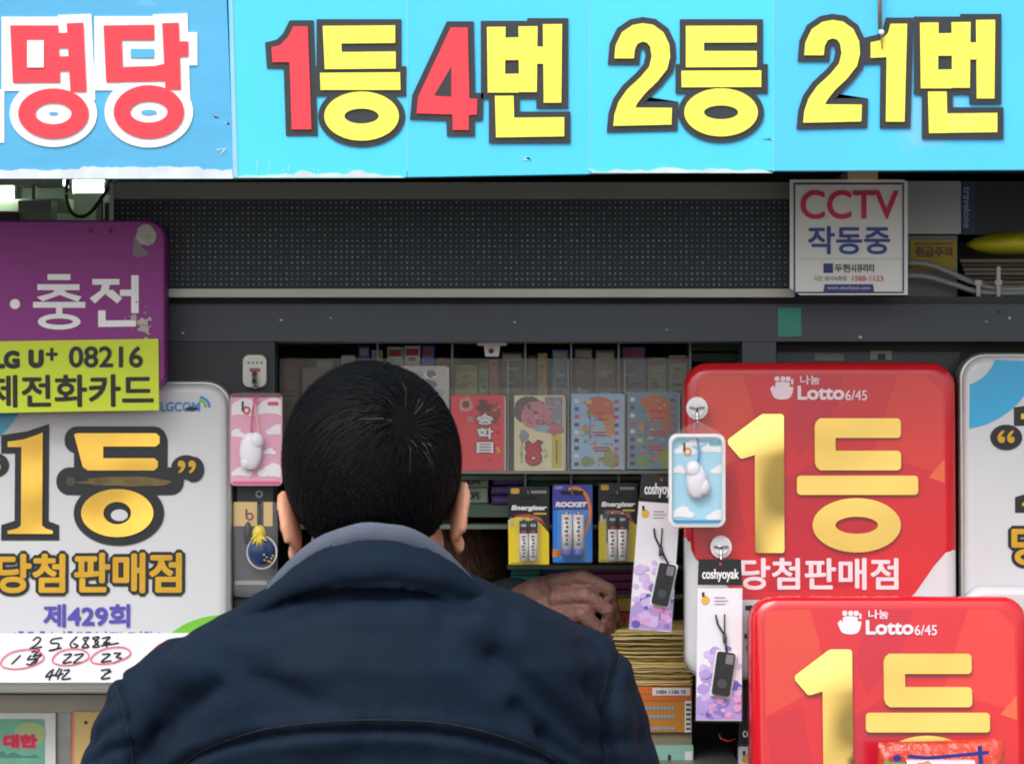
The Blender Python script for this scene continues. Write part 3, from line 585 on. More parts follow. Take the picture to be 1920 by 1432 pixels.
for k in range(len(o_)): j = (k + 1) % len(o_); b.face([P(*o_[k], y - .006), P(*i_[k], y - .007), P(*i_[j], y - .007), P(*o_[j], y - .006)], mat('case_rim', (226, 226, 226), .25))
b.build('rim', bc)
# strap packs with purple flower cards
def strap_pack(x, y0, wd, h, y, tilt, label, hdr, charm):
    """header card, hanging sleeve with a white-to-purple card, cord and a black charm"""
    t = thing('strap_pack', label, 'phone strap', P(x + wd / 2, y0 + h, y), 'phone straps on purple flower cards')
    ca, sa = math.cos(R(tilt)), math.sin(R(tilt))
    T = lambda u, v: (x + wd / 2 + (u - wd / 2) * ca - v * sa, y0 + (u - wd / 2) * sa + v * ca)
    Q = lambda pts: [T(u * wd, v * h) for u, v in pts]
    b = MB(); b.prism(Q([(0, 0), (.97, 0), (1, .16), (-.02, .16)]), y - .001, .0012, mat('header_black', (32, 32, 38), .35, 0, .1)); 
    hx0, hz0 = T(.08 * wd, .04 * h); hx1, hz1 = T(.92 * wd, .12 * h); txt(b, 'coshyoyak', (hx0, min(hz0, hz1) + h * .02, hx1, max(hz0, hz1) + h * .02), y - .0012, wht, .5); b.prism(ell(*T(.5 * wd, .03 * h), 3, 3, 10), y - .0022, 0, paint((190, 50, 60))); b.build('header', t)
    b = MB(); top = mat('strap_card_white', (232, 228, 236), .4, 0, .03); b.prism(Q([(-.02, .18), (1, .18), (1, 1), (-.04, 1)]), y, .0012, top)
    pc = [mat('petal_%d' % i, c, .45, 0, .1, 30) for i, c in enumerate(((176, 150, 214), (140, 110, 190), (206, 180, 226), (226, 150, 200), (96, 84, 180)))]
    r0 = random.Random(int(x))
    b.prism(Q([(-.03, .86), (.2, .80), (.45, .84), (.7, .78), (1, .83), (1, .995), (-.035, .995)]), y - .0003, 0, pc[0])
    for k in range(90):
        v = .54 + .44 * r0.random() ** .62; u = r0.uniform(.04, .96); s_ = r0.uniform(.03, .17) * wd; cx, cz = T(u * wd, min(.965, v) * h); s_ = min(s_, (u + .02) * wd, (1.0 - u) * wd, (1.0 - min(.965, v)) * h)
        c_ = pc[2] if v < .7 and r0.random() < .75 else pc[r0.choice((0, 0, 0, 1, 2, 2, 3, 4) if v > .72 else (0, 2, 2, 1))]
        b.prism(blot(cx, cz, s_, s_ * .85, 12, .5, k), y - .0004 - k * 1e-5, 0, c_)
    ox, oz = T(.16 * wd, .255 * h); b.prism(blot(ox, oz, wd * .10, h * .03, 12, .3, 4), y - .0005, 0, paint((226, 170, 60))); b.rect(ox - wd * .08, oz - h * .05, ox - wd * .02, oz - h * .02, y - .0005, 0, M['black'])
    for k in range(3): q0 = T(.36 * wd, (.235 + k * .02) * h); q1 = T((.62 + .06 * (k % 2)) * wd, (.243 + k * .02) * h); b.rect(q0[0], q0[1], max(q1[0], q0[0] + 6), q0[1] + 2.2, y - .0005, 0, paint((170, 150, 160)))
    b.build('card', t)
    b = MB(); cw, ch = .42 * wd, .27 * h; cx, cz = T(*charm); a = R(8 + tilt)
    rot = lambda q: (cx + q[0] * math.cos(a) - q[1] * math.sin(a), cz + q[0] * math.sin(a) + q[1] * math.cos(a))
    b.prism([rot(q) for q in rr(-cw / 2 - 3, -ch / 2 - 3, cw / 2 + 3, ch / 2 + 3, 4)], y - .002, .0015, wht)
    b.prism([rot(q) for q in rr(-cw / 2, -ch / 2, cw / 2, ch / 2, 5)], y - .007, .006, mat('black_plastic_charm', (16, 18, 24), .4, 0, .1, spec=.3)); b.prism([rot(q) for q in ell(0, ch * .22, cw * .26, cw * .26, 18)], y - .0078, .0008, paint((52, 56, 66))); b.prism([rot(q) for q in rr(0, -ch * .46, cw * .42, -ch * .24, 2)], y - .0078, .0008, paint((120, 116, 120))); b.build('charm', t)
    b = MB(); k0 = rot((0, -ch / 2)); up = T(.55 * wd, .36 * h); b.tube([P(*T(.40 * wd, .345 * h), y - .003), P(*T(.44 * wd, .40 * h), y - .003), P(*T(.60 * wd, .47 * h), y - .004), P(*k0, y - .005)], .0012, M['black']); b.tube([P(*T(.60 * wd, .34 * h), y - .003), P(*T(.60 * wd, .46 * h), y - .004)], .0009, M['black']); b.tube([P(*T(.60 * wd, .46 * h), y - .004), P(*T(.61 * wd, .52 * h), y - .005)], .0024, paint((44, 46, 54))); b.build('strap', t)
    b = MB(); b.prism(Q([(-.04, .165), (1.02, .165), (1.03, 1.01), (-.06, 1.01)]), y - .0098, .0102, clear('clear_sleeve', (235, 238, 240), .03, .1)); b.build('sleeve', t); return t
disc_hook(1352, 1025, -.056, 'round white suction hook on the red sign above the black header')
strap_pack(1310, 1048, 82, 302, -.085, .3, 'phone strap pack on a suction hook in front of the red sign', 'h', (48, 215))
strap_pack(1203, 890, 76, 292, -.02, 4, 'tilted phone strap pack hanging beside the battery packs', 'h', (56, 205))
strap_pack(1386, 1345, 82, 302, -.03, 0, 'phone strap pack mostly hidden behind the lower red sign', 'h', (48, 215))
# narrow dark things behind
b = MB(); b.tube([P(1348, 1376, .03), P(1352, 1384, .02), P(1366, 1389, .02), P(1380, 1384, .02)], .0009, paint((190, 40, 50))); b.build('red_cord', label='short red cord loop in the dark gap under the hanging strap pack', cat='cord')

# ---------------------------------------------------------------- battery packs
def battery_pack(x0, y0, x1, y1, y, kind, label):
    t = thing('battery_pack', label, 'batteries', P((x0 + x1) / 2, y1, y), 'battery packs on the hatch pegs'); w_, h_ = x1 - x0, y1 - y0; b = MB(); u = lambda a: x0 + a * w_; v = lambda a: y0 + a * h_
    blk = mat('pack_black', (30, 32, 36), .3, 0, .06)
    if kind == 'rocket':
        b.rect(x0, y0, x1, y1, y, .0015, mat('pack_indigo', (64, 72, 160), .3), r=4); b.rect(u(.02), v(.33), u(.98), v(.985), y - .0004, .0003, mat('pack_blue', (34, 134, 224), .3))
        oc = mat('pack_orange', (226, 130, 60), .35); line(b, curve([(u(.42), v(.06)), (u(.62), v(.05)), (u(.82), v(.12)), (u(.93), v(.28)), (u(.92), v(.45)), (u(.80), v(.62))], 6), 6, y - .0007, oc); b.prism([(u(.0), v(.82)), (u(.2), v(.84)), (u(.36), v(.90)), (u(.0), v(.93))], y - .0008, 0, oc)
        txt(b, 'ROCKET', (u(.08), v(.22), u(.86), v(.29)), y - .0008, wht, 1.1, skew=.2); b.rect(u(.06), v(.02), u(.26), v(.06), y - .0008, 0, paint((150, 130, 190))); b.rect(u(.2), v(.08), u(.8), v(.13), y - .0008, 0, M['black'], r=2); b.prism([(u(.74), v(.94)), (u(.86), v(.95)), (u(.9), v(.97)), (u(.76), v(.97))], y - .0008, 0, paint((120, 190, 60)))
        bx, bz, bt, bw = (.21, .36, .90, .26), None, None, None
    else:
        b.rect(x0, y0, x1, y1, y, .0015, blk, r=3); ye = mat('pack_yellow', (244, 216, 40), .3) if kind == 'bright' else mat('pack_olive_yellow', (196, 176, 50), .3)
        b.prism([(u(0), v(.42)), (u(.2), v(.38)), (u(.5), v(.39)), (u(.78), v(.46)), (u(.95), v(.56)), (u(.99), v(.6)), (u(.99), v(.985)), (u(.01), v(.985))] if kind == 'bright' else [(u(.01), v(.48)), (u(.2), v(.44)), (u(.2), v(.75)), (u(.75), v(.75)), (u(.8), v(.47)), (u(.99), v(.52)), (u(.99), v(.985)), (u(.01), v(.985))], y - .0004, 0, ye)
        b.prism([(u(.1), v(.36)), (u(.5), v(.345)), (u(.8), v(.40)), (u(.95), v(.52)), (u(.8), v(.44)), (u(.5), v(.38))], y - .0006, 0, paint((206, 60, 40))); b.rect(u(.62), v(.33), u(.93), v(.355), y - .0007, 0, paint((206, 170, 60)))
        txt(b, 'Energizer', (u(.08), v(.235), u(.94), v(.315)), y - .0008, wht, .9, skew=.25); b.rect(u(.06), v(.02), u(.27), v(.09), y - .0008, 0, paint((214, 160, 70)), r=3); b.rect(u(.55), v(.05), u(.93), v(.085), y - .0008, 0, paint((140, 140, 140))); b.rect(u(.3), v(.13), u(.72), v(.165), y - .0008, 0, M['inkblk'], r=3)
        b.prism(ell(u(.08), v(.45), 3, 9, 12), y - .0012, .0004, paint((190, 190, 190))); b.rect(u(.05), v(.965), u(.3), v(.972), y - .0008, 0, M['black'])
    b.build('card', t)
    z0, z1 = {'bright': (973, 1051), 'olive': (962, 1050), 'rocket': (961, 1042)}[kind]; mid = {'bright': 991, 'olive': 1158, 'rocket': 1074}[kind]; rr_ = {'bright': .0052, 'olive': .0056, 'rocket': .0066}[kind]; sp = rr_ / K(y) * 1.06
    for sgn in (-1, 1):
        c = MB(); cx = mid + sgn * sp; cut = z0 + (z1 - z0) * (.84 if kind == 'rocket' else .34)
        A = [P(cx, z1, y - .007), P(cx, cut, y - .007), P(cx, z0 + 3, y - .007), P(cx, z0, y - .007)]; wc_ = mat('cell_white', (232, 232, 232), .3)
        lo_, hi_ = (mat('cell_violet', (84, 90, 190), .3), wc_) if kind == 'rocket' else (wc_, mat('cell_dark', (52, 54, 58), .3, .3))
        c.tube(A[:2], rr_, lo_, 16); c.tube([A[1], A[2]], rr_, hi_, 16); c.tube([A[2], P(cx, z0 - 2, y - .007)], rr_ * .35, M['chrome'], 10)
        za, zb_ = (z0 + 8, cut - 4) if kind == 'rocket' else (cut + 4, z1 - 4)
        for k in range(7):
            zk = za + (zb_ - za) * k / 7; c.rect(cx - 4 + (k % 3), zk, cx + 3 - (k % 2), zk + (zb_ - za) / 11, y - .007 - rr_ - .0002, 0, paint((190, 70, 70)) if k in (0, 4) else paint((84, 88, 98)))
        if kind != 'rocket': c.rect(cx - 5, z0 + 9, cx + 5, z0 + 14, y - .007 - rr_ - .0002, 0, paint((170, 172, 176))); c.rect(cx - 4, cut - 5, cx + 4, cut - 2, y - .007 - rr_ - .0002, 0, paint((190, 60, 60)))
        c.build('battery', t)
    b = MB(); b.panel(mid - sp * 2 - 7, z0 - 7, mid + sp * 2 + 7, z1 + 5, 5, y - .0008, [(0, 0), (1, -.012), (4, -.0165), (7, -.017)], M['clear']); b.build('blister', t)
    return t
battery_pack(953, 912, 1030, 1060, .07, 'bright', 'bright yellow battery pack nearest the customer')
battery_pack(1036, 908, 1111, 1055, .07, 'rocket', 'blue battery pack between the two yellow ones')
battery_pack(1122, 905, 1195, 1055, .075, 'olive', 'dull yellow battery pack beside the hanging phone strap')
for i, (x, l) in enumerate(((990, 'peg carrying the bright yellow battery pack'), (1073, 'peg carrying the blue battery pack'), (1158, 'peg carrying the dull yellow battery pack'))):
    b = MB(); b.tube([P(x, 925, .178), P(x, 925, .05), P(x, 918, .043)], .0014, M['chrome']); b.build('display_peg', label='thin metal ' + l, cat='peg', group='metal display pegs')

# ---------------------------------------------------------------- leaflet holder and leaflets
YA = .065
film = clear('pocket_film', (190, 188, 180), .09, .2)
lh = thing('leaflet_holder', 'hazy acrylic sheet with leaflet pockets across the hatch', 'leaflet holder', P(930, 888, YA)); b = MB()
b.rect(524, 672, 1292, 886, YA, .003, M['acryl']); b.build('sheet', lh)
b = MB(); b.rect(836, 882, 1290, 888, YA - .012, .0115, mat('pocket_lip', (120, 120, 112), .3), r=2)
for x in (951, 1064, 1170): b.rect(x, 676, x + 3, 882, YA - .004, .003, mat('pocket_edge', (140, 142, 136), .25))
b.build('pocket_lip', lh)
b = MB(); b.rect(838, 728, 1288, 881, YA - .0125, .001, film); b.build('pocket_film', lh)
def leaflet(x0, y0, x1, y1, c, label, fn):
    y = YA - .008; t = thing('leaflet', label, 'leaflet', P((x0 + x1) / 2, y1, y), 'phone card leaflets in the acrylic pockets'); b = MB(); b.rect(x0, y0, x1, y1, y, .0008, mat('leaflet_paper_%d_%d_%d' % c, c, .35, 0, .05, 20)); b.rect(x1, y0 + 2, x1 + 4, y1 + 1, y + .0003, .001, paint((190, 186, 180))); b.build('sheet', t)
    b = MB(); fn(b, y - .0005, lambda a: x0 + a * (x1 - x0), lambda a: y0 + a * (y1 - y0)); b.build('print', t); return t
def pr_red(b, y, u, v):
    specks(b, y - .0001, u, v, 34, ((180, 60, 66), (206, 70, 76), (140, 50, 56), (232, 110, 110)), 9, (.5, .04), (.95, .9), (1, 5))
    b.prism(blot(u(.28), v(.13), 13, 14, 14, .4, 2), y, 0, paint((220, 150, 150))); b.prism(blot(u(.28), v(.12), 7, 7, 12, .6, 3), y - .0001, 0, paint((120, 60, 60))); b.rect(u(.3), v(.28), u(.42), v(.36), y, 0, paint((200, 130, 130)))
    b.prism(blot(u(.62), v(.15), 15, 13, 16, .9, 6), y, 0, paint((110, 40, 46))); b.prism(blot(u(.8), v(.22), 12, 20, 14, .8, 7), y + .0001, 0, paint((150, 60, 60)))
    for i, ch in enumerate('송학目'): txt(b, ch, (u(.48), v(.24 + i * .19), u(.80), v(.39 + i * .19)), y - .0002, wht, 1.0, outline=(2, paint((90, 30, 36))))
    b.prism(blot(u(.88), v(.73), 5, 5, 9, .5, 1), y, 0, paint((226, 170, 60)))
def pr_baby(b, y, u, v):
    specks(b, y - .0004, u, v, 30, ((96, 84, 92), (180, 120, 130), (226, 170, 176)), 5, (.16, .08), (.6, .36), (1, 4)); specks(b, y - .0001, u, v, 26, ((190, 190, 150), (170, 166, 130), (226, 220, 180)), 6, (.05, .5), (.7, .97), (1, 4)); specks(b, y - .0002, u, v, 20, ((120, 116, 130), (180, 176, 186)), 8, (.64, .05), (.96, .4), (1, 4))
    b.rect(u(.62), v(.02), u(.98), v(.5), y, 0, paint((150, 146, 156))); b.prism(blot(u(.30), v(.20), 30, 26, 24, .15, 1), y - .0001, 0, paint((110, 90, 100))); b.prism(blot(u(.46), v(.27), 30, 27, 24, .12, 2), y - .0002, 0, paint((206, 140, 150)))
    b.prism(blot(u(.54), v(.36), 10, 5, 12, .3, 3), y - .0003, 0, paint((180, 96, 108))); b.prism(blot(u(.42), v(.23), 4, 3, 10, .3, 3), y - .0003, 0, paint((150, 90, 100))); b.prism(blot(u(.62), v(.44), 22, 7, 14, .5, 5), y - .0003, 0, paint((150, 186, 196))); b.prism(blot(u(.84), v(.46), 16, 10, 14, .4, 6), y - .0004, 0, paint((196, 120, 136)))
    b.prism(blot(u(.2), v(.54), 10, 12, 14, .5, 6), y, 0, paint((160, 160, 170))); txt(b, 'OK', (u(.14), v(.66), u(.64), v(.86)), y - .0005, paint((196, 50, 80)), 2.6, outline=(2, paint((90, 40, 60))), rot=-90)
    b.rect(u(.76), v(.53), u(.96), v(.96), y - .0002, 0, paint((206, 192, 90))); b.rect(u(.84), v(.6), u(.87), v(.9), y - .0003, 0, paint((130, 120, 80))); b.rect(u(.14), v(.55), u(.16), v(.9), y, 0, paint((160, 150, 110)))
def specks(b, y, u, v, n, cols, seed, lo=(.05, .04), hi=(.95, .96), sz=(1.5, 5)):
    q = random.Random(seed)
    for i in range(n):
        a, e = q.uniform(lo[0], hi[0]), q.uniform(lo[1], hi[1]); r_ = q.uniform(*sz); b.prism(blot(u(a), v(e), r_, r_ * q.uniform(.3, .9), 8, .7, i), y - i * 4e-6, 0, paint(q.choice(cols)))
def pr_map(seed, land, land2, c):
    def f(b, y, u, v):
        q = random.Random(seed); specks(b, y + .0001, u, v, 40, (land, land2, (130, 160, 110), (206, 190, 130)), seed, (.25, .1), (.8, .95), (2, 7)); specks(b, y - .0004, u, v, 34, ((120, 90, 80), (206, 120, 96), (80, 100, 130), (220, 200, 150)), seed + 1, (.2, .05), (.8, .95), (1, 2.6))
        b.prism([(u(a), v(e)) for a, e in ((.36, .06), (.5, .03), (.66, .05), (.8, .1), (.84, .22), (.86, .36), (.78, .48), (.66, .44), (.6, .34), (.44, .3), (.30, .16), (.22, .12))], y, 0, paint(land)); b.prism([(u(a), v(e)) for a, e in ((.6, .3), (.8, .26), (.86, .44), (.74, .6), (.66, .46))], y - .0001, 0, paint(land2))
        b.prism(blot(u(.32), v(.9), 13, 9, 14, .7, seed), y, 0, paint((130, 160, 96))); b.prism(blot(u(.78), v(.86), 16, 17, 14, .7, seed + 2), y, 0, paint((150, 160, 90))); b.prism(blot(u(.28), v(.46), 6, 7, 10, .6, seed), y, 0, paint((206, 150, 70)))
        for i in range(9): z = .07 + i * .104; b.rect(u(.06), v(z), u(.15), v(z + .05), y - .0002, 0, paint(q.choice(((206, 80, 80), (230, 226, 226), (90, 80, 130), (120, 60, 80)))));  b.rect(u(.84), v(z + .01), u(.93), v(z + .055), y - .0002, 0, paint(q.choice(((206, 80, 80), (200, 90, 110), (80, 80, 140), (180, 60, 80)))))
        for z in (.24, .33, .5, .54, .70, .74): b.rect(u(.40 + q.uniform(0, .06)), v(z), u(.66 + q.uniform(0, .08)), v(z + .022), y - .0003, 0, paint(c))
        b.rect(u(.36), v(.3), u(.38), v(.62), y - .0003, 0, paint((100, 130, 170)))
    return f
leaflet(846, 741, 945, 882, (234, 62, 76), 'red leaflet with white upright characters beside the customer head', pr_red)
leaflet(964, 741, 1057, 882, (234, 226, 184), 'pale yellow leaflet with a sleeping baby picture', pr_baby)
leaflet(1071, 738, 1167, 880, (158, 196, 228), 'light blue leaflet with an orange map', pr_map(3, (206, 112, 88), (206, 150, 100), (196, 60, 70)))
leaflet(1176, 735, 1271, 879, (116, 152, 174), 'grey blue map leaflet partly behind the blue charm', pr_map(8, (206, 110, 80), (196, 120, 90), (206, 70, 70)))
def pr_mag(b, y, u, v):
    for i in range(14): b.prism(blot(u(random.uniform(.2, .9)), v(random.uniform(.1, .9)), 10, 7, 12, .8, i), y - 1e-5 * i, 0, paint(random.choice(((206, 206, 206), (120, 116, 126), (160, 158, 160)))))
leaflet(748, 686, 838, 800, (176, 174, 170), 'grey picture leaflet peeping out above the customer head', pr_mag)
leaflet(566, 690, 700, 800, (96, 88, 84), 'dim brown leaflet left of the customer head', lambda b, y, u, v: (b.prism(blot(u(.7), v(.12), 60, 9, 16, .4, 1), y, 0, paint((130, 126, 80))), b.prism(blot(u(.35), v(.4), 20, 16, 16, .4, 2), y, 0, paint((140, 84, 96)))))

# ---------------------------------------------------------------- goods inside the kiosk
rk = thing('goods_rack', 'dark green rack of cigarette boxes inside the kiosk', 'rack', P(950, 1120, .42)); gd = mat('rack_green', (60, 112, 88), .5, 0, .1)
b = MB(); b.box((P(470, 0, .42).x, .42, P(0, 985, .42).z), (P(1460, 0, .42).x, .44, P(0, 560, .42).z), gd); b.box((P(945, 0, .42).x, .421, P(0, 1128, .42).z), (P(1459, 0, .42).x, .439, P(0, 986, .42).z), gd); b.build('back_panel', rk)
for z in (742, 888, 978, 1062, 1118):
    b = MB(); b.box((P(470 if z < 1000 else 950, 0, .2).x, .125 if z < 1000 else .235, P(0, z + 8, .2).z), (P(1460, 0, .2).x, .419, P(0, z, .2).z), mat('rack_board', (110, 128, 114), .5, 0, .1)); b.build('shelf_board', rk)
for x in (706, 846, 983, 1069, 1158, 1292):
    b = MB(); b.box((P(x, 0, .12).x, .118, P(0, 980, .12).z), (P(x + 4, 0, .12).x, .418, P(0, 560, .12).z), mat('rack_post', (140, 148, 142), .35, .4, .1)); b.build('upright', rk)
def carton(x0, y0, x1, y1, y, dp, c, label, mark=None, band=None, more=0):
    """a small printed carton standing or lying on the rack"""
    b = MB(); p0 = P(x0, y1, y); p1 = P(x1, y0, y); m = mat('carton_%d_%d_%d' % c, c, .35, 0, .07, 30)
    e = .0012
    fr = [Vector((p0.x + e, y, p0.z + e)), Vector((p1.x - e, y, p0.z + e)), Vector((p1.x - e, y, p1.z - e)), Vector((p0.x + e, y, p1.z - e))]; bk_ = [Vector((p0.x, y + e, p0.z)), Vector((p1.x, y + e, p0.z)), Vector((p1.x, y + e, p1.z)), Vector((p0.x, y + e, p1.z))]; far = [q + Vector((0, dp, 0)) for q in bk_]
    b.grid([far, bk_, fr], m, False, True, True, True)
    if band: b.rect(x0 + 3, y0 + (y1 - y0) * band[0], x1 - 3, y0 + (y1 - y0) * band[1], y - .0005, 0, paint(band[2]))
    if more:
        q = random.Random(more)
        for k in range(9):
            r_ = q.uniform(.24, .92); a_ = q.uniform(.1, .5); b.rect(x0 + 2 + (x1 - x0 - 4) * a_ * .6, y0 + (y1 - y0) * r_, x0 + 2 + (x1 - x0 - 4) * min(1, a_ + q.uniform(.15, .5)), y0 + (y1 - y0) * (r_ + q.uniform(.02, .07)), y - .0006 - k * 2e-5, 0, paint(q.choice(((226, 220, 206), (190, 70, 60), (220, 180, 70), (70, 100, 160), (50, 54, 60), (120, 160, 120)))))
    if mark: txt(b, mark[0], (x0 + (x1 - x0) * .2, y0 + (y1 - y0) * .28, x1 - (x1 - x0) * .25, y1 - (y1 - y0) * .25), y - .0004, paint(mark[1]), .6)
    return b.build('goods_box', label=label, cat='carton', group='cartons on the rack inside')
TOPL = lambda c: tuple(min(255, int(v * 1.5 + 22)) for v in c)
TOP = [(530, 30, (92, 50, 44), 'brown red'), (592, 34, (70, 110, 92), 'dull green'), (640, 26, (150, 180, 164), 'pale mint'), (672, 22, (36, 46, 160), 'royal blue'), (697, 20, (196, 206, 190), 'ivory'), (726, 30, (120, 160, 160), 'teal grey'), (758, 30, (170, 196, 190), 'pale aqua'), (791, 24, (40, 60, 150), 'deep blue'), (818, 22, (120, 44, 70), 'maroon'), (852, 44, (190, 180, 50), 'mustard yellow'), (898, 18, (40, 120, 60), 'leaf green'), (918, 16, (150, 60, 50), 'rust red'), (940, 40, (40, 46, 60), 'near black'), (990, 14, (60, 60, 66), 'charcoal'), (1008, 18, (150, 120, 50), 'ochre'), (1036, 30, (50, 110, 150), 'steel blue'), (1076, 36, (36, 40, 52), 'blue black'), (1116, 38, (70, 60, 70), 'plum grey'), (1166, 44, (32, 62, 120), 'navy blue'), (1214, 36, (80, 110, 88), 'sage green'), (1254, 34, (100, 120, 100), 'grey green')]
hts = [70, 66, 74, 92, 84, 90, 92, 92, 70, 56, 60, 66, 80, 74, 78, 84, 88, 84, 90, 70, 74]
for (x, wd, c, nm), h in zip(TOP, hts): carton(x, 740 - h, x + wd, 741, .13 + .012 * ((x * 7) % 5) / 5, .10, TOPL(c), nm + ' carton on the top shelf of the rack', band=(.06, .2, (206, 200, 190) if x % 4 < 2 else (190, 60, 60)), more=x)
for i, z in enumerate((641, 661)): carton(1296, z, 1388, z + 18, .20, .12, (108, 150, 116), ('upper' if i == 0 else 'lower') + ' light green flat box by the hatch right post')
carton(858, 892, 916, 913, .15, .08, (170, 192, 168), 'upper grey green box right of the customer head', mark=('HOPE', (70, 86, 80))); carton(856, 914, 915, 943, .15, .08, (170, 192, 168), 'lower grey green box right of the customer head', mark=('HOPE', (60, 76, 70)))
for i, (x, z, nm) in enumerate(((924, 891, 'topmost'), (920, 911, 'middle'), (921, 928, 'bottom'))): carton(x, z, x + 64, z + (18 if i != 1 else 16), .145, .08, (84, 52, 128), nm + ' purple box of the stack left of the battery packs', band=(.35, .62, (120, 100, 160)))
carton(862, 944, 985, 970, .15, .12, (110, 134, 114), 'wide dull green box under the purple boxes', mark=None)
for x, nm in ((990, 'left'), (1075, 'middle'), (1163, 'right')): carton(x, 893, x + 76, 912, .18, .12, (36, 132, 80), 'deep green carton behind the %s battery pack' % {'left': 'bright yellow', 'middle': 'blue', 'right': 'dull yellow'}[nm])
for i in range(3): carton(958, 1062 + i * 17, 1014, 1078 + i * 17, .26, .12, (54, 146, 138), ('top', 'middle', 'bottom')[i] + ' teal box left of the raised hand')
carton(1016, 1058, 1090, 1076, .26, .12, (40, 92, 150), 'blue box just above the raised hand')
for i in range(4): carton(1092, 1059 + i * 15.5, 1196, 1073.5 + i * 15.5, .25, .12, (140, 44, 108), ('topmost', 'second', 'third', 'lowest')[i] + ' magenta box of the stack right of the raised hand')
# stack at the right of the hatch
carton(1135, 1121, 1212, 1146, .20, .15, (206, 160, 50), 'golden box on the red box right of the hand'); carton(1138, 1147, 1212, 1179, .20, .15, (186, 60, 44), 'red box between the golden box and the tan bundle', mark=('50', (206, 110, 80)))
b = MB()
for i in range(26):
    z = 1180 + i * 4.05; x0 = 1148 + random.uniform(-5, 4); x1 = 1297 + random.uniform(-4, 2); sag = random.uniform(-2.5, 2.5) * (1 - i / 26); xs = np.linspace(x0, x1, 12); wz = [sag * math.sin(math.pi * (x - x0) / (x1 - x0)) + 1.2 * noise.noise((x * .03, i * .7, 2)) for x in xs]
    b.prism([(x, z + q) for x, q in zip(xs, wz)] + [(x, z + q + random.uniform(2.2, 3.7)) for x, q in list(zip(xs, wz))[::-1]], .10 + random.uniform(-.006, .006), .16, mat('kraft_%d' % (i % 5), ((214, 190, 122), (200, 174, 104), (222, 200, 136), (184, 156, 88), (226, 208, 150))[i % 5], .6, 0, .14, 30))
b.build('paper_bundle', label='tan bundle of lottery slips at the right of the hatch', cat='paper bundle')
ob = thing('card_box', 'orange box with a white label under the tan slips', 'box', P(1240, 1372, .09)); b = MB(); b.rect(1192, 1288, 1297, 1372, .09, .16, mat('orange_carton', (196, 128, 44), .45, 0, .1)); b.build('box_body', ob)
b = MB(); b.rect(1193, 1289, 1222, 1300, .0892, .0006, paint((226, 110, 44))); b.rect(1223, 1289, 1294, 1303, .0892, .0006, wht); b.rect(1193, 1305, 1296, 1313, .0892, .0006, paint((222, 104, 44))); txt(b, '3484 1186 75', (1230, 1293, 1286, 1300), .089, paint((90, 90, 96)), .2)
for z in (1324, 1340, 1362): 
    for x in range(1210, 1266, 7): b.rect(x, z, x + 5, z + 6, .0892, 0, paint((130, 170, 190)))
b.rect(1284, 1313.5, 1296, 1372, .089, .0004, wht)
for z in range(1318, 1368, 9): b.rect(1286, z, 1295, z + 5, .0884, 0, paint((90, 90, 96)))
b.build('print', ob)
b = MB(); b.rect(1205, 1373.5, 1297, 1396, .095, .15, paint((130, 118, 96))); b.build('goods_box', label='brown grey flat box between the orange and the mint box', cat='carton', group='cartons on the rack inside')
b = MB(); b.rect(1200, 1397, 1300, 1440, .085, .16, paint((140, 186, 172))); b.rect(1252, 1414, 1258, 1430, .0844, 0, M['inkblk']); b.rect(1284, 1408, 1298, 1440, .0844, 0, paint((220, 222, 220))); b.build('goods_box', label='mint green box lowest in the stack on the counter', cat='carton', group='cartons on the rack inside')
# white T-shaped clip at the top of the hatch
b = MB(); b.rect(895, 642, 950, 648, .05, .012, wht); b.prism([(907, 648), (938, 648), (935, 668), (910, 668)], .05, .012, wht); b.prism(ell(921, 658, 5, 5, 14), .0494, 0, paint((90, 70, 60))); b.build('wall_clip', label='white T-shaped clip under the lintel above the leaflets', cat='clip')
# green tape on the lintel
b = MB(); b.prism([(1458, 578), (1502, 577), (1503, 630), (1459, 631)], -.0012, .001, mat('green_tape', (36, 138, 118), .4, 0, .12, 20, dirt=((90, 120, 110), .66, 40))); b.build('tape_patch', label='green tape square on the dark lintel under the CCTV notice', cat='tape')

# ---------------------------------------------------------------- niche right: box, book, yellow bag, cables
b = MB(); b.rect(1700, 340, 1802, 439, .06, .2, mat('silver_box', (150, 152, 154), .35, .5, .08, 6), r=3); b.build('silver_box', label='plain silver box on the lintel right of the CCTV notice', cat='box')
yx = thing('warning_box', 'yellow-labelled grey box under the silver box', 'box', P(1750, 556, .05)); b = MB(); b.rect(1700, 442, 1795, 556, .055, .2, paint((120, 122, 116))); b.build('box_body', yx); b = MB(); b.rect(1708, 450, 1793, 506, .054, .0008, mat('warning_yellow', (176, 150, 36), .5, 0, .12)); txt(b, '취급주의', (1716, 462, 1786, 482), .0535, paint((90, 80, 30)), .8); b.rect(1714, 455, 1788, 459, .0534, 0, paint((110, 96, 36))); b.build('label', yx)
bkx = thing('travel_case', 'black case with upright pale lettering beside the silver box', 'case', P(1880, 440, .07)); b = MB(); b.rect(1803, 340, 2100, 440, .07, .2, mat('case_black', (20, 26, 38), .4, 0, .1)); b.build('case_body', bkx); b = MB(); b.rect(1803, 341, 1828, 439, .0692, .0006, paint((38, 56, 90))); txt(b, 'travelone', (1775, 382, 1852, 396), .0688, paint((150, 166, 190)), .5, rot=90); b.build('lettering', bkx)
b = MB(); yb2 = mat('yellow_plastic_bag', (206, 200, 38), .35, 0, .10, 14, .5, 40)
rows = []
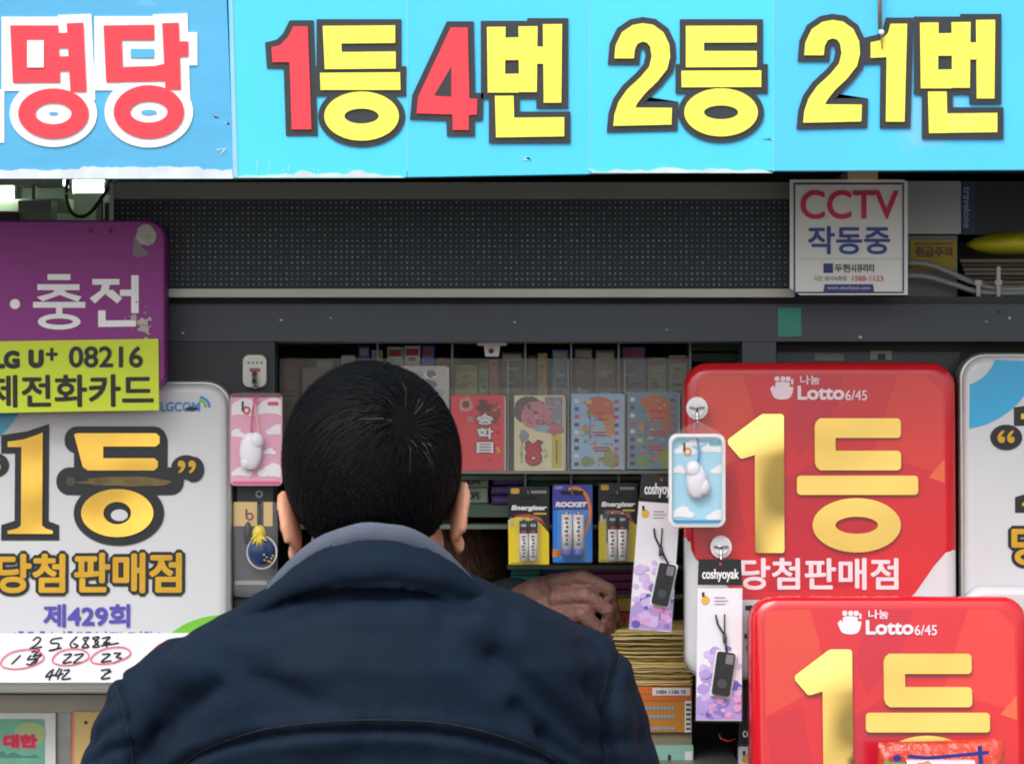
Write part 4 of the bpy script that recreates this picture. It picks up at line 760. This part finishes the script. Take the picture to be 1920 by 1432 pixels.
for i, (x, h, zc) in enumerate(((1815, 3, 458), (1832, 13, 459), (1860, 21, 459), (1900, 24, 457), (1960, 25, 456), (2030, 22, 457), (2080, 8, 458))):
    rows.append([P(x, zc + h * math.sin(a) * (.8 if math.sin(a) > 0 else 1) + 2 * noise.noise((x * .05, a, 3)), .06, -.035 * math.cos(a) * h / 24 + .01) for a in np.linspace(0, 2 * math.pi, 18, False)])
b.grid(rows, yb2, True, True, True, True); b.build('plastic_bag', label='crumpled bright yellow plastic bag on the lintel shelf', cat='bag')
b = MB()
for i in range(6): b.rect(1800 + i * 3, 486 + i * 8, 2100, 492 + i * 8, .07 + .008 * (i % 3), .18, paint(((120, 104, 84), (70, 66, 60), (150, 130, 104))[i % 3]))
b.rect(1830, 534, 2100, 556, .09, .15, paint((150, 136, 112))); b.build('paper_bundle', label='loose brown papers under the yellow bag', cat='papers')
for i, (pts, l) in enumerate((([(1700, 492), (1740, 495), (1780, 510), (1820, 528), (1870, 541), (1960, 543)], 'upper'), ([(1700, 516), (1740, 519), (1790, 534), (1830, 546), (1880, 550), (1960, 548)], 'lower'))):
    b = MB(); b.tube([P(x, z, .03 - .004 * i) for x, z in curve(pts, 5)], .0034, mat('grey_conduit', (150, 156, 160), .35, 0, .06)); b.build('cable', label=l + ' grey cable curving right across the lintel shelf', cat='cable', group='grey cables on the lintel shelf')
for x, l in ((1834, 'left cable tie'), (1872, 'right cable tie')):
    b = MB(); b.rect(x - 3, 500 + (x < 1850) * 25, x + 4, 556, .018, .004, paint((190, 186, 176))); b.rect(x - 6, 525, x + 7, 534, .016, .005, paint((190, 186, 176))); b.build('cable_tie', label='pale %s holding the grey cables' % l, cat='cable tie', group='pale cable ties')
b = MB(); b.rect(1590, 319, 1646, 336, -.08, .2, paint((196, 170, 140))); b.build('wood_block', label='beige wooden block wedged under the banner above the CCTV notice', cat='block')
# niche left: lamps and reflector
glow = mat('lamp_tube', (232, 255, 222), .3, emit=7)
for (x0, x1, z, yy, l) in ((-260, 38, 359, .10, 'lit fluorescent tube above the purple sign at the left edge'), (128, 206, 350, .14, 'lit fluorescent tube end beside the LED board')):
    t = thing('fluorescent_lamp', l, 'lamp', P((x0 + x1) / 2, z + 10, yy), 'fluorescent lamps under the banner'); b = MB(); b.tube([P(x0, z, yy), P(x1, z, yy)], .0075, glow, 14); b.build('tube', t); b = MB()
    for x in (x0, x1 - 8): b.tube([P(x - 2, z, yy), P(x + 10, z, yy)], .0095, paint((190, 196, 190)), 14)
    b.rect(x0 - 6, z - 22, x1 + 8, z - 13, yy - .01, .03, mat('lamp_batten', (180, 190, 180), .35)); b.build('batten', t)
b = MB(); b.rect(-330, 330, 118, 348, .06, .05, mat('niche_rail', (176, 186, 170), .3, .4)); b.rect(-330, 372, 128, 396, .12, .05, mat('niche_rail', (176, 186, 170), .3, .4)); b.rect(-330, 398, 32, 412, .05, .05, M['steel_dk']); b.rect(34, 376, 96, 412, .06, .05, mat('niche_box', (110, 120, 108), .35, .4)); b.build('metal_rail', label='greenish metal rails behind the top of the purple sign', cat='rail')
b = MB(); b.rect(180, 374, 190, 414, .05, .02, paint((190, 220, 186))); b.rect(196, 380, 212, 414, .06, .02, paint((110, 140, 130))); b.rect(60, 346, 66, 373, .05, .02, paint((120, 140, 124))); b.build('lamp_bracket', label='pale green bracket between the lamp and the LED board', cat='bracket')
b = MB(); b.tube([P(x, z, .02) for x, z in curve([(128, 330), (124, 365), (132, 395), (150, 406), (172, 396), (198, 360), (212, 340)], 6)], .0022, M['black']); b.build('lamp_cable', label='black cable looping down between the two fluorescent lamps', cat='cable')

# ---------------------------------------------------------------- lower left booklets
def booklet(x0, y0, x1, y1, y, label, fn, c):
    t = thing('booklet', label, 'booklet', P((x0 + x1) / 2, y1, y), 'booklets on the kiosk front'); b = MB(); b.rect(x0, y0, x1, y1, y, .006, paint(c)); b.build('cover', t); b = MB(); fn(b, y - .0005); b.build('print', t)
def pr_green(b, y):
    b.rect(-90, 1347, 84, 1540, y, 0, mat('print_green', (110, 178, 150), .4, 0, .2, 25), r=6); b.prism(ell(56, 1375, 30, 22, 20), y - .0002, 0, paint((170, 190, 130))); b.prism(ragged(-90, 80, 1420, 14), y - .0002, 0, paint((84, 140, 130))); txt(b, '대한', (6, 1376, 70, 1402), y - .0004, paint((214, 46, 84)), 2, outline=(1.5, paint((226, 120, 140))))
booklet(-100, 1336, 104, 1560, .03, 'white framed green picture booklet with pink lettering at the lower left', pr_green, (226, 226, 224))
booklet(134, 1334, 330, 1560, .03, 'tan booklet with a pink spine behind the left sleeve', lambda b, y: (b.rect(134, 1335, 139, 1559, y, 0, paint((226, 130, 110))), b.rect(158, 1351, 164, 1357, y, 0, M['black'])), (222, 190, 120))
b = MB(); b.rect(106, 1336, 133, 1560, .037, .003, M['alu']); b.rect(-330, 1560, 514, 1572, .0, .039, M['alu']); b.build('booklet_rail', label='grey metal strip between the two booklets', cat='rail')

# ---------------------------------------------------------------- snack bag before the lower red sign
sb = thing('snack_bag', 'orange red snack bag with a white panel and blue brush strokes', 'snack bag', P(1765, 1620, -.2)); b = MB(); rows = []; ob_ = mat('snack_foil', (190, 58, 36), .28, 0, .14, 20, .6, 45)
for i, (z, d, wv) in enumerate(((1388, .001, 0), (1398, .003, 1), (1404, .006, 2), (1420, .014, 3), (1470, .028, 3), (1560, .03, 3), (1610, .006, 2), (1620, .001, 0))):
    row = []
    for a in np.linspace(0, 2 * math.pi, 40, False):
        cx = math.copysign(abs(math.cos(a)) ** .35, math.cos(a)); row.append(P(1765 + 119 * cx + wv * noise.noise((z * .1, a * 2, 0)), z - (4 * cx if i < 3 else 0) + 1.5 * noise.noise((cx * 6, z * .05, 2)), -.2, -d * math.sin(a) * (1 + .25 * noise.noise((cx * 5, z * .06, 1)))))
    rows.append(row)
b.grid(rows, ob_, True, True, True, True); b.build('foil', sb)
b = MB(); y = -.2385; wp = paint((232, 232, 236)); b.rect(1700, 1426, 1828, 1600, y, .012, wp); nvb = mat('brush_blue', (34, 44, 130), .4)
line(b, curve([(1704, 1417), (1740, 1420), (1790, 1416), (1852, 1410)], 6), 7, y - .0004, nvb); line(b, [(1837, 1400), (1840, 1440), (1838, 1500)], 9, y - .0012, nvb); b.rect(1668, 1418, 1698, 1428, y - .0005, .01, paint((190, 40, 60)), r=4); b.prism(ell(1682, 1420, 8, 6, 14), y - .0011, 0, nvb); b.prism(blot(1735, 1436, 18, 9, 14, .4, 2), y - .0009, 0, paint((226, 140, 90))); b.rect(1660, 1428, 1696, 1500, y - .0002, .01, paint((90, 160, 90)))
b.build('print', sb)

# ================================================================ people
def frust(b, p0, p1, r0, r1, m, n=16):
    p0, p1 = Vector(p0), Vector(p1); b.ball(p0, (r0,) * 3, m, None, n, 10); b.ball(p1, (r1,) * 3, m, None, n, 10)
    t = (p1 - p0).normalized(); a = t.orthogonal().normalized(); c = t.cross(a); q = np.linspace(0, 2 * math.pi, n, False)
    b.grid([[p + r * (math.cos(x) * a + math.sin(x) * c) for x in q] for p, r in ((p0, r0), (p1, r1))], m, True, True, True, True)
def chain(b, pts, m):
    for (p0, r0), (p1, r1) in zip(pts, pts[1:]): frust(b, p0, p1, r0, r1, m)
def remeshed(b, name, voxel, smooth, m, parent, deform=None):
    o = b.build('tmp'); o.location = (0, 0, 0); base = Vector(o['base']); o.data.transform(Matrix.Translation(base))
    md = o.modifiers.new('r', 'REMESH'); md.mode = 'VOXEL'; md.voxel_size = voxel
    if smooth: s2 = o.modifiers.new('s', 'SMOOTH'); s2.iterations = smooth; s2.factor = .5
    me = bpy.data.meshes.new_from_object(o.evaluated_get(bpy.context.evaluated_depsgraph_get())); bpy.data.objects.remove(o)
    n = len(me.vertices); co = np.empty(n * 3); me.vertices.foreach_get('co', co); co = co.reshape(-1, 3)
    if deform is not None:
        no = np.empty(n * 3); me.vertices.foreach_get('normal', no); co = deform(co, no.reshape(-1, 3))
    co = co - np.array(parent['base']); me.vertices.foreach_set('co', co.ravel()); me.materials.clear(); me.materials.append(m)
    me.polygons.foreach_set('material_index', [0] * len(me.polygons)); me.polygons.foreach_set('use_smooth', [True] * len(me.polygons)); me.update(); me.name = name
    r = bpy.data.objects.new(name, me); COL.objects.link(r); r.parent = parent; return r
def head_parts(b, X, m, wide=1., ny=-.045):
    """skull, jaw, brow, nose, lips, ears and neck; X maps head space (origin between the ears, facing +y) to the world"""
    rot = X.to_3x3()
    E = lambda c, r, q=None: b.ball(X @ Vector(c), r, m, rot @ q if q else rot, 24, 16)
    E((0, -.012, .052), (.078 * wide, .097, .090)); E((0, .042, -.022), (.062, .056, .088)); E((0, .02, -.03), (.068, .07, .06)); E((0, .05, .05), (.060, .045, .05))
    E((0, .088, .024), (.046, .012, .010)); E((0, .103, -.012), (.011, .016, .030), Matrix.Rotation(R(-14), 3, 'X')); E((0, .112, -.030), (.016, .012, .010))
    E((0, .093, -.062), (.026, .009, .006)); E((0, .091, -.073), (.024, .010, .007)); E((0, .082, -.098), (.026, .018, .018))
    for s in (-1, 1):
        E((s * .036, .078, -.025), (.026, .02, .024)); E((s * .034, .084, .004), (.017, .012, .011))
        q = Matrix.Rotation(R(s * 16), 3, 'Z') @ Matrix.Rotation(R(-8), 3, 'X') @ Matrix.Rotation(R(s * 10), 3, 'Y')
        ce = Vector((s * .083, -.004, -.002)); E(ce, (.0055, .019, .033), q)
        n = 14; rim = [(X @ (ce + q @ Vector((s * .004, .018 * math.cos(a), .031 * math.sin(a)))), .0045) for a in np.linspace(-1.2, 3.9, n)]; chain(b, rim, m)
        E(Vector((s * .084, .000, -.034)), (.005, .009, .010), q)
    chain(b, [(X @ Vector((0, -.01, -.05)), .058), (X @ Vector((0, ny * .67, -.12)), .058), (X @ Vector((0, ny, -.17)), .062)], m)
def eyes(X, parent, tone=(40, 26, 20)):
    for s in (-1, 1):
        e = MB(); c = X @ Vector((s * .033, .086, .006)); e.ball(c, (.0115,) * 3, mat('eye_white', (226, 220, 214), .2)); f = X.to_3x3() @ Vector((0, 1, 0)); e.ball(c + f * .0075, (.0055, .0055, .0055), mat('eye_iris', tone, .15)); e.build('eye', parent)
def hand_chain(b, wrist, palm_dir, side, down, m, curl=.5):
    """five fingers of unequal length off a palm; palm_dir points to the fingertips, side to the thumb, down to the palm side"""
    w_, d, s, n = Vector(wrist), Vector(palm_dir).normalized(), Vector(side).normalized(), Vector(down).normalized()
    for k, (o, L) in enumerate(((.030, .072), (.011, .080), (-.009, .075), (-.028, .060))):
        kn = w_ + d * (.088 - .004 * abs(k - 1)) + s * o; chain(b, [(w_ + s * o * .55, .016), (kn, .0115)], m); p = kn; a = .25
        pts = [(p, .0105)]
        for j, f in enumerate((.44, .32, .24)):
            a += curl * (.75 if j else .5); p = p + (d * math.cos(a) + n * math.sin(a)) * L * f; pts.append((p, .0095 - .0009 * j))
        chain(b, pts, m)
    th = w_ + d * .025 + s * .03; chain(b, [(w_ + d * .01 + s * .012, .016), (th + s * .012, .0135), (th + s * .026 + d * .03 + n * .008, .011), (th + s * .024 + d * .056 + n * .018, .009)], m)
SK = mat('skin', (206, 146, 118), .5, 0, .08, 30, .06, 300); SK2 = mat('skin_weathered', (138, 100, 90), .55, 0, .16, 40, .35, 130)
# ---------------- customer
HY = -.50; HX = Matrix.Translation(P(703, 968, HY)) @ Matrix.Rotation(R(-3), 4, 'Y') @ Matrix.Rotation(R(-9), 4, 'X')
cu = thing('person', 'person with short black hair in a navy padded jacket, back turned, at the hatch', 'person', (P(703, 0, HY).x, HY, 0))
YT = -.55; kt = K(YT); J = lambda px, py, y: Vector(((px - 960) * kt, y, ZC - (py - 716) * kt))
b = MB(); head_parts(b, HX, SK, ny=.03)
tx = J(705, 0, 0).x
def ringpts(xc, yc, hw, hd, z, n=40, e=2.4): return [Vector((xc + math.copysign(abs(math.cos(a)) ** (2 / e), math.cos(a)) * hw, yc + math.copysign(abs(math.sin(a)) ** (2 / e), math.sin(a)) * hd, z)) for a in np.linspace(0, 2 * math.pi, n, False)]
b.grid([ringpts(tx, -.46, hw, hd, z) for z, hw, hd in ((.86, .15, .09), (.98, .15, .095), (1.15, .16, .10), (1.27, .175, .095), (1.33, .14, .08), (1.37, .07, .06))], SK, True, True, True, True)
cz = zt(1440)
for s, ex, wx in ((-1, 225, 400), (1, 1150, 990)):
    sh = J(705 + s * 330, 1290, -.46); el = J(ex, 1600, -.40); wr = J(wx, 1555, -.13); wr.z = cz + .045
    chain(b, [(sh, .05), (el, .04), (wr, .028)], SK); hand_chain(b, wr, (-s * .25, 1, -.05), (-s, -.2, .15), (0, 0, -1), SK, .35)
    chain(b, [((tx + s * .085, -.46, .90), .075), ((tx + s * .10, -.44, .50), .055), ((tx + s * .11, -.47, .09), .038)], SK); chain(b, [((tx + s * .11, -.47, .06), .035), ((tx + s * .115, -.34, .04), .03)], SK)
remeshed(b, 'body', .0042, 2, SK, cu); eyes(HX, cu)
# a collar is a ring of cloth with a rolled edge; top/bot: (photo y at the nape, photo y at the side, half width px, depth m behind the neck, depth m in front)
def collar_rows(top, bot, th, fine):
    """top/bot: (photo y at the nape, drop to the sides px, half width left px, half width right px, depth m behind, depth m in front)"""
    n = 96; rows = [[] for _ in range(6)]
    for i in range(n):
        a = 2 * math.pi * i / n; c_, s_ = math.cos(a), math.sin(a)      # a=0 side, a=-90deg is the nape (towards the camera)
        def pt(q, grow=0.):
            pz = q[0] + q[1] * abs(c_) ** 2.3 + (40 * s_ if s_ > 0 else 0)
            hx = (q[2] if c_ < 0 else q[3]) * kt + grow; hy = (q[4] if s_ < 0 else q[5]) + grow
            return Vector((J(712, 0, 0).x + hx * c_, -.50 + hy * s_, ZC - (pz - 716) * kt + .0016 * noise.noise((c_ * 4, s_ * 4, fine))))
        o0, o1, i1, i0 = pt(bot), pt(top), pt(top, -th), pt(bot, -th); mid = o0.lerp(o1, .55) + Vector((c_ * .004, s_ * .004, 0)); tp = (o1 + i1) / 2 + Vector((0, 0, th * .45))
        for r_, p in zip(rows, (o0, mid, o1, tp, i1, i0)): r_.append(p)
    return rows
# jacket
nav = mat('navy_jacket_fabric', (15, 29, 46), .8, 0, .12, 9, .10, 90, spec=.15)
b = MB()
RG = [(1078, 560, 865, -.49, .085), (1100, 515, 910, -.49, .105), (1130, 466, 985, -.49, .122), (1160, 420, 1060, -.49, .134), (1195, 352, 1108, -.49, .142), (1245, 292, 1132, -.49, .150), (1320, 288, 1128, -.485, .152), (1432, 290, 1124, -.48, .158), (1600, 300, 1112, -.475, .16), (1800, 308, 1104, -.47, .158), (2040, 316, 1096, -.465, .150)]
b.grid([[Vector(((xl + xr - 1920) / 2 * kt + math.copysign(abs(math.cos(a)) ** .82, math.cos(a)) * (xr - xl) / 2 * kt, yc + math.copysign(abs(math.sin(a)) ** .9, math.sin(a)) * hd, ZC - (py - 716) * kt)) for a in np.linspace(0, 2 * math.pi, 56, False)] for py, xl, xr, yc, hd in RG[::-1]], nav, True, True, True, True)
for s, pts in ((-1, ((334, 1312, -.48, .056), (284, 1370, -.475, .059), (252, 1450, -.46, .062), (240, 1610, -.42, .062))), (1, ((1072, 1288, -.48, .058), (1100, 1350, -.475, .060), (1126, 1450, -.46, .061), (1140, 1610, -.42, .062)))):
    ch_ = [(J(x, z, y), r) for x, z, y, r in pts]; wr = J(400 if s < 0 else 990, 1555, -.15); wr.z = cz + .05; ch_.append((wr, .044)); chain(b, ch_, nav)
rows = collar_rows((1010, 126, 236, 212, .118, .085), (1094, 84, 286, 246, .121, .10), .009, 1); b.grid(rows + rows[:1], nav, True, True)
FOLDS = [  # (points in photo pixels, depth m, half width m, ridge)
 ([(325, 1450), (370, 1412), (430, 1386), (500, 1366), (600, 1353), (700, 1349), (800, 1352), (870, 1362), (940, 1380), (1000, 1402), (1050, 1432), (1085, 1470)], .0085, .0036, .003),
 ([(202, 1258), (222, 1300), (238, 1360), (250, 1432), (256, 1530)], .009, .0038, .003), ([(1165, 1225), (1145, 1280), (1132, 1340), (1136, 1410), (1150, 1490)], .006, .005, .003),
 ([(150, 1412), (190, 1380), (236, 1352)], .007, .007, .003), ([(262, 1424), (300, 1370), (350, 1318), (420, 1278)], .009, .010, .005), ([(165, 1440), (200, 1415), (240, 1400)], .006, .006, .003),
 ([(930, 1215), (985, 1270), (1040, 1335), (1090, 1385)], .010, .010, .006), ([(960, 1310), (1010, 1362), (1060, 1410), (1100, 1440)], .009, .008, .005), ([(1010, 1368), (1030, 1410), (1050, 1450)], .007, .006, .004), ([(1090, 1280), (1125, 1350), (1150, 1432)], .007, .008, .004), ([(1085, 1212), (1102, 1260), (1098, 1300)], .0036, .006, .002),
 ([(500, 1258), (540, 1300), (560, 1335)], .004, .011, .003), ([(440, 1240), (520, 1262), (600, 1300)], .0045, .012, .003), ([(840, 1160), (900, 1215), (930, 1260)], .0045, .012, .003), ([(452, 1172), (500, 1147), (560, 1114), (650, 1090), (740, 1082), (840, 1104), (905, 1140), (950, 1158)], .0042, .006, .003), ([(500, 1172), (580, 1134), (680, 1112), (790, 1116), (870, 1140)], .0035, .006, .003),
 ([(600, 1420), (700, 1408), (800, 1416)], .0035, .014, .003), ([(380, 1300), (330, 1380)], .003, .012, .002), ([(1180, 1300), (1205, 1370), (1220, 1440)], .004, .008, .002), ([(1120, 1400), (1180, 1390), (1225, 1400)], .0045, .009, .002), ([(170, 1340), (210, 1330)], .003, .008, .002)]
def jacket_deform(co, no):
    x = co[:, 0] / kt + 960; z = (ZC - co[:, 2]) / kt + 716; d = np.zeros(len(co)); back = np.clip(-no[:, 1] * 1.6 + .45, 0, 1)
    for pts, dp, hw, rd_ in FOLDS:
        q = np.array(pts, float); best = np.full(len(co), 1e9)
        for a, c in zip(q, q[1:]):
            ab = c - a; t = np.clip(((x - a[0]) * ab[0] + (z - a[1]) * ab[1]) / (ab @ ab), 0, 1); best = np.minimum(best, np.hypot(x - a[0] - t * ab[0], z - a[1] - t * ab[1]))
        best *= kt
        if pts[0] in ((325, 1450), (202, 1258), (1165, 1225)):   # stitched seams pucker the cloth
            pk_ = np.array([noise.noise((p[0] * 75, p[2] * 20, 1.5)) if pts[0] == (325, 1450) else noise.noise((p[0] * 20, p[2] * 60, 4.5)) for p in co]); d += back * .0024 * pk_ * np.exp(-best / .022)
        d += back * (-dp * np.exp(-(best / hw) ** 2) + rd_ * np.exp(-((best - hw * 3) / (hw * 2.2)) ** 2))
    nn = np.array([noise.noise((p[0] * 9, p[1] * 9, p[2] * 14)) * .0024 + (.0014 * abs(noise.noise((p[0] * 26 + p[2] * 20, p[1] * 14, p[2] * 16 - p[0] * 9))) - .0008) + noise.noise((p[0] * 30 + p[2] * 18, p[1] * 20, p[2] * 30)) * .0016 + noise.noise((p[0] * 60, p[1] * 30, p[2] * 22 + p[0] * 20)) * .0007 for p in co]); return co + no * (d + nn)[:, None]
jk = remeshed(b, 'jacket', .0036, 5, nav, cu, jacket_deform)
b = MB(); rows = collar_rows((980, 124, 218, 186, .106, .075), (1050, 110, 212, 182, .088, .07), .006, 3); b.grid(rows + rows[:1], mat('grey_knit', (84, 92, 110), .75, 0, .08, 60, .2, 500), True, True); b.build('inner_collar', cu)
from mathutils.bvhtree import BVHTree
CR = [i for i, f in enumerate(FOLDS) if f[0][0] == (452, 1172)][0]
tree = BVHTree.FromPolygons([v.co + Vector(cu['base']) for v in jk.data.vertices], [tuple(p.vertices) for p in jk.data.polygons])
for k in (0, 1, 2):                      # piped seams lie in their grooves: across the back and round the armholes
    pts = []
    for x, z in curve(FOLDS[k][0], 14):
        o_ = Vector((0, -D, ZC)); h = tree.ray_cast(o_, (J(x, z, YT) - o_).normalized())[0]
        if h: pts.append(h + Vector((0, -.0001, 0)))
    b = MB(); b.tube(pts, [.0008 + .0004 * noise.noise((i * .31, k, 0)) for i in range(len(pts))], mat('seam_piping', (12, 18, 30), .8, 0, .2, 80), 6); b.build('seam', cu)
# trousers and shoes below the picture
trm = mat('charcoal_trousers', (44, 46, 52), .8, 0, .1, 20); b = MB()
b.grid([ringpts(tx, -.46, hw, hd, z) for z, hw, hd in ((.80, .16, .11), (.90, .175, .12), (1.0, .17, .12))], trm, True, True, True, True)
for s in (-1, 1): chain(b, [((tx + s * .085, -.46, .86), .092), ((tx + s * .10, -.445, .50), .075), ((tx + s * .11, -.47, .14), .062)], trm)
remeshed(b, 'trousers', .012, 3, trm, cu)
for s in (-1, 1):
    b = MB(); shm = mat('black_leather', (26, 25, 25), .35, 0, .1, 30); xs = tx + s * .112
    b.grid([[Vector((xs + w_ * math.cos(a), -.42 + l_ * math.sin(a) + o, z)) for a in np.linspace(0, 2 * math.pi, 24, False)] for z, w_, l_, o in ((.0, .046, .14, 0), (.02, .05, .145, 0), (.05, .047, .12, -.02), (.085, .042, .065, -.06), (.12, .045, .055, -.06))], shm, True, True, True, True); b.build('shoe', cu)
# hair: a close cap under many single strands that fall away from the whorl
def make_hair(name, X, parent, m, n, whorl, ok, L0, L1, lift, seed, glint_m=None, width=.00042, cap=.006, rad=(.078, .097, .090), capm=None, bald=0.):
    r = np.random.default_rng(seed); c = np.array((0, -.012, .052)); rad = np.array(rad) + .001
    b = MB(); rows = []
    nu, nv = 56, 44
    for v in range(nv + 1):
        th = math.pi * v / nv; rows.append([(math.sin(th) * math.cos(2 * math.pi * u / nu), math.sin(th) * math.sin(2 * math.pi * u / nu), math.cos(th)) for u in range(nu)])
    for v in range(nv):
        for u in range(nu):
            q = [rows[v][u], rows[v + 1][u], rows[v + 1][(u + 1) % nu], rows[v][(u + 1) % nu]]; pm = np.mean(q, 0); p = c + pm * rad
            if ok(p) and np.linalg.norm(p - whorl) > bald * (1 + .5 * noise.noise((p[0] * 90, p[1] * 90, p[2] * 90))):
                b.face([X @ Vector(c + np.array(k) * (rad + cap * min(1, max(.15, (ok(c + np.array(k) * rad) and 1 or .15))))) for k in q], capm or m, True)
    d = r.normal(size=(n * 3, 3)); d /= np.linalg.norm(d, axis=1)[:, None]; k = 0
    for q in d:
        p = c + q * rad
        if not ok(p): continue
        nrm = q / rad; nrm /= np.linalg.norm(nrm); t = p - whorl; dist = np.linalg.norm(t); t = t / max(dist, 1e-6)
        swirl = np.cross(nrm, t); t = t + swirl * .5 * math.exp(-dist / .04) + np.array((0, 0, -1)) * min(1.2, dist / .06) + r.normal(size=3) * .085; t -= nrm * (t @ nrm); t /= np.linalg.norm(t)
        if dist < bald * 2.2 and r.random() < .8 * (1.15 - dist / (bald * 2.2)): continue
        g = np.clip((p[2] + .07) / .16, 0, 1); L = (L0 + (L1 - L0) * g) * r.uniform(.75, 1.2); lf = lift * (.45 + .55 * g)
        base = p + nrm * cap * .4; m1 = p + t * L * .5 + nrm * (cap * .9 + lf * r.uniform(.35, 1.0)); tip = p + t * L + nrm * (cap * .6 + lf * r.uniform(.1, 1.1)) - nrm * L * L * 3
        w_ = np.cross(t, nrm) * width * (1 + .5 * r.random())
        A = [X @ Vector(z) for z in (base - w_, base + w_, m1 + w_ * .8, m1 - w_ * .8, tip + w_ * .15, tip - w_ * .15)]
        mm = glint_m if glint_m and dist < .020 * r.random() and r.random() < .16 else m
        b.face([A[0], A[1], A[2], A[3]], mm, True); b.face([A[3], A[2], A[4], A[5]], mm, True); k += 1
        if k >= n: break
    return b.build(name, parent)
def hairline(p):
    x, y, z = p
    if y > .045 and z < .075 - max(0, .0): return False            # forehead and face
    if y > -.02 and z < .022 and abs(x) > .05: return False        # round the ears
    if z < -.030 or (z < .0 and abs(x) > .072 + z * .5): return False
    return True
hm = mat('black_hair', (8, 9, 13), .6, 0, .25, 60, spec=.14); hcap = mat('hair_undercoat', (10, 10, 12), .9, 0, .2, 60, spec=.1)
iv = HX.inverted(); wh_ = np.array(iv @ P(765, 792, -.59))
make_hair('hair', HX, cu, hm, 34000, wh_, hairline, .020, .046, .0052, 5, capm=hcap, bald=.0045, glint_m=mat('whorl_glint_hair', (74, 56, 44), .5, 0, .3, 60))  # a few strands coloured brown paint in the glint at the whorl
# ---------------- seller inside the kiosk
SX = Matrix.Translation(P(826, 1112, .34)) @ Matrix.Rotation(R(180), 4, 'Z') @ Matrix.Rotation(R(-28), 4, 'X')
se = thing('person', 'seller bowed behind the customer inside the kiosk, one bent hand raised', 'person', (P(826, 0, .4).x, .42, .04))
b = MB(); head_parts(b, SX, SK2); sxx = P(800, 0, .42).x; YH = .13
b.grid([ringpts(sxx, .44, hw, hd, z) for z, hw, hd in ((.55, .16, .10), (.8, .15, .10), (1.0, .17, .10), (1.1, .18, .09), (1.17, .12, .07))], SK2, True, True, True, True)
H = lambda px, py, y=YH: P(px, py, y)
sh2 = Vector((sxx + .17, .42, 1.10)); wrs = H(968, 1142, .17)
chain(b, [(sh2, .045), (Vector((sxx + .20, .36, .98)), .04), (wrs, .026)], SK2); chain(b, [(Vector((sxx - .17, .42, 1.10)), .045), (Vector((sxx - .22, .34, .96)), .038), (Vector((sxx - .05, .2, zt(1440) + .03)), .027)], SK2); hand_chain(b, (sxx - .05, .2, zt(1440) + .035), (.9, -.4, 0), (0, -1, .2), (0, 0, -1), SK2, .4)
# raised hand: back of the hand faces the hatch, fingers bend down to the right
chain(b, [(wrs, .026), (H(1008, 1114), .021), (H(1038, 1094), .0135)], SK2); chain(b, [(wrs, .026), (H(1014, 1135), .022), (H(1042, 1122), .0140)], SK2); chain(b, [(H(985, 1150, .15), .024), (H(1014, 1156), .021), (H(1040, 1152), .0135)], SK2); chain(b, [(H(985, 1155, .15), .02), (H(1022, 1176), .015)], SK2)
for pts in ([(1040, 1090, .114), (1092, 1080, .096), (1142, 1106, .100), (1152, 1160, .118)], [(1044, 1121, .106), (1098, 1115, .084), (1140, 1144, .088), (1146, 1194, .110)], [(1040, 1154, .104), (1092, 1151, .082), (1126, 1182, .086), (1128, 1222, .108)], [(1026, 1184, .108), (1070, 1188, .092), (1096, 1214, .096), (1094, 1240, .114)]):
    chain(b, [(H(x, z, y), r_) for (x, z, y), r_ in zip(pts, (.0102, .0094, .0087, .0078))], SK2)
chain(b, [(H(1000, 1120, .17), .016), (H(1050, 1128, .185), .013), (H(1094, 1156, .18), .0105), (H(1110, 1180, .165), .009)], SK2)
for s in (-1, 1): chain(b, [((sxx + s * .09, .44, .55), .08), ((sxx + s * .10, .22, .55), .06), ((sxx + s * .10, .22, .13), .04), ((sxx + s * .10, .15, .08), .035)], SK2)
remeshed(b, 'body', .0028, 1, SK2, se); eyes(SX, se)
cl = mat('dark_green_coat', (30, 44, 46), .8, 0, .12, 20, .2, 40); b = MB()
b.grid([ringpts(sxx, .44, hw, hd, z) for z, hw, hd in ((.50, .19, .13), (.8, .18, .13), (1.0, .2, .13), (1.10, .21, .115), (1.17, .15, .09), (1.21, .08, .075))], cl, True, True, True, True)
chain(b, [(sh2, .07), (Vector((sxx + .20, .37, .985)), .065), (P(952, 1150, .20), .044), (P(962, 1140, .18), .040)], cl); chain(b, [(Vector((sxx - .17, .42, 1.10)), .07), (Vector((sxx - .22, .34, .97)), .06), (Vector((sxx - .07, .22, zt(1440) + .05)), .045)], cl)
for s in (-1, 1): chain(b, [((sxx + s * .09, .44, .55), .1), ((sxx + s * .10, .22, .56), .08), ((sxx + s * .10, .22, .16), .065)], cl)
remeshed(b, 'coat', .008, 4, cl, se)
def hl2(p): return not (p[1] > .05 and p[2] < .07) and not (p[1] > -.02 and p[2] < .02 and abs(p[0]) > .05) and p[2] > -.05
make_hair('hair', SX, se, mat('brown_hair', (150, 112, 90), .5, 0, .3, 60), 5000, np.array((0, -.03, .14)), hl2, .016, .03, .007, 6, capm=mat('brown_hair_under', (104, 78, 64), .8))
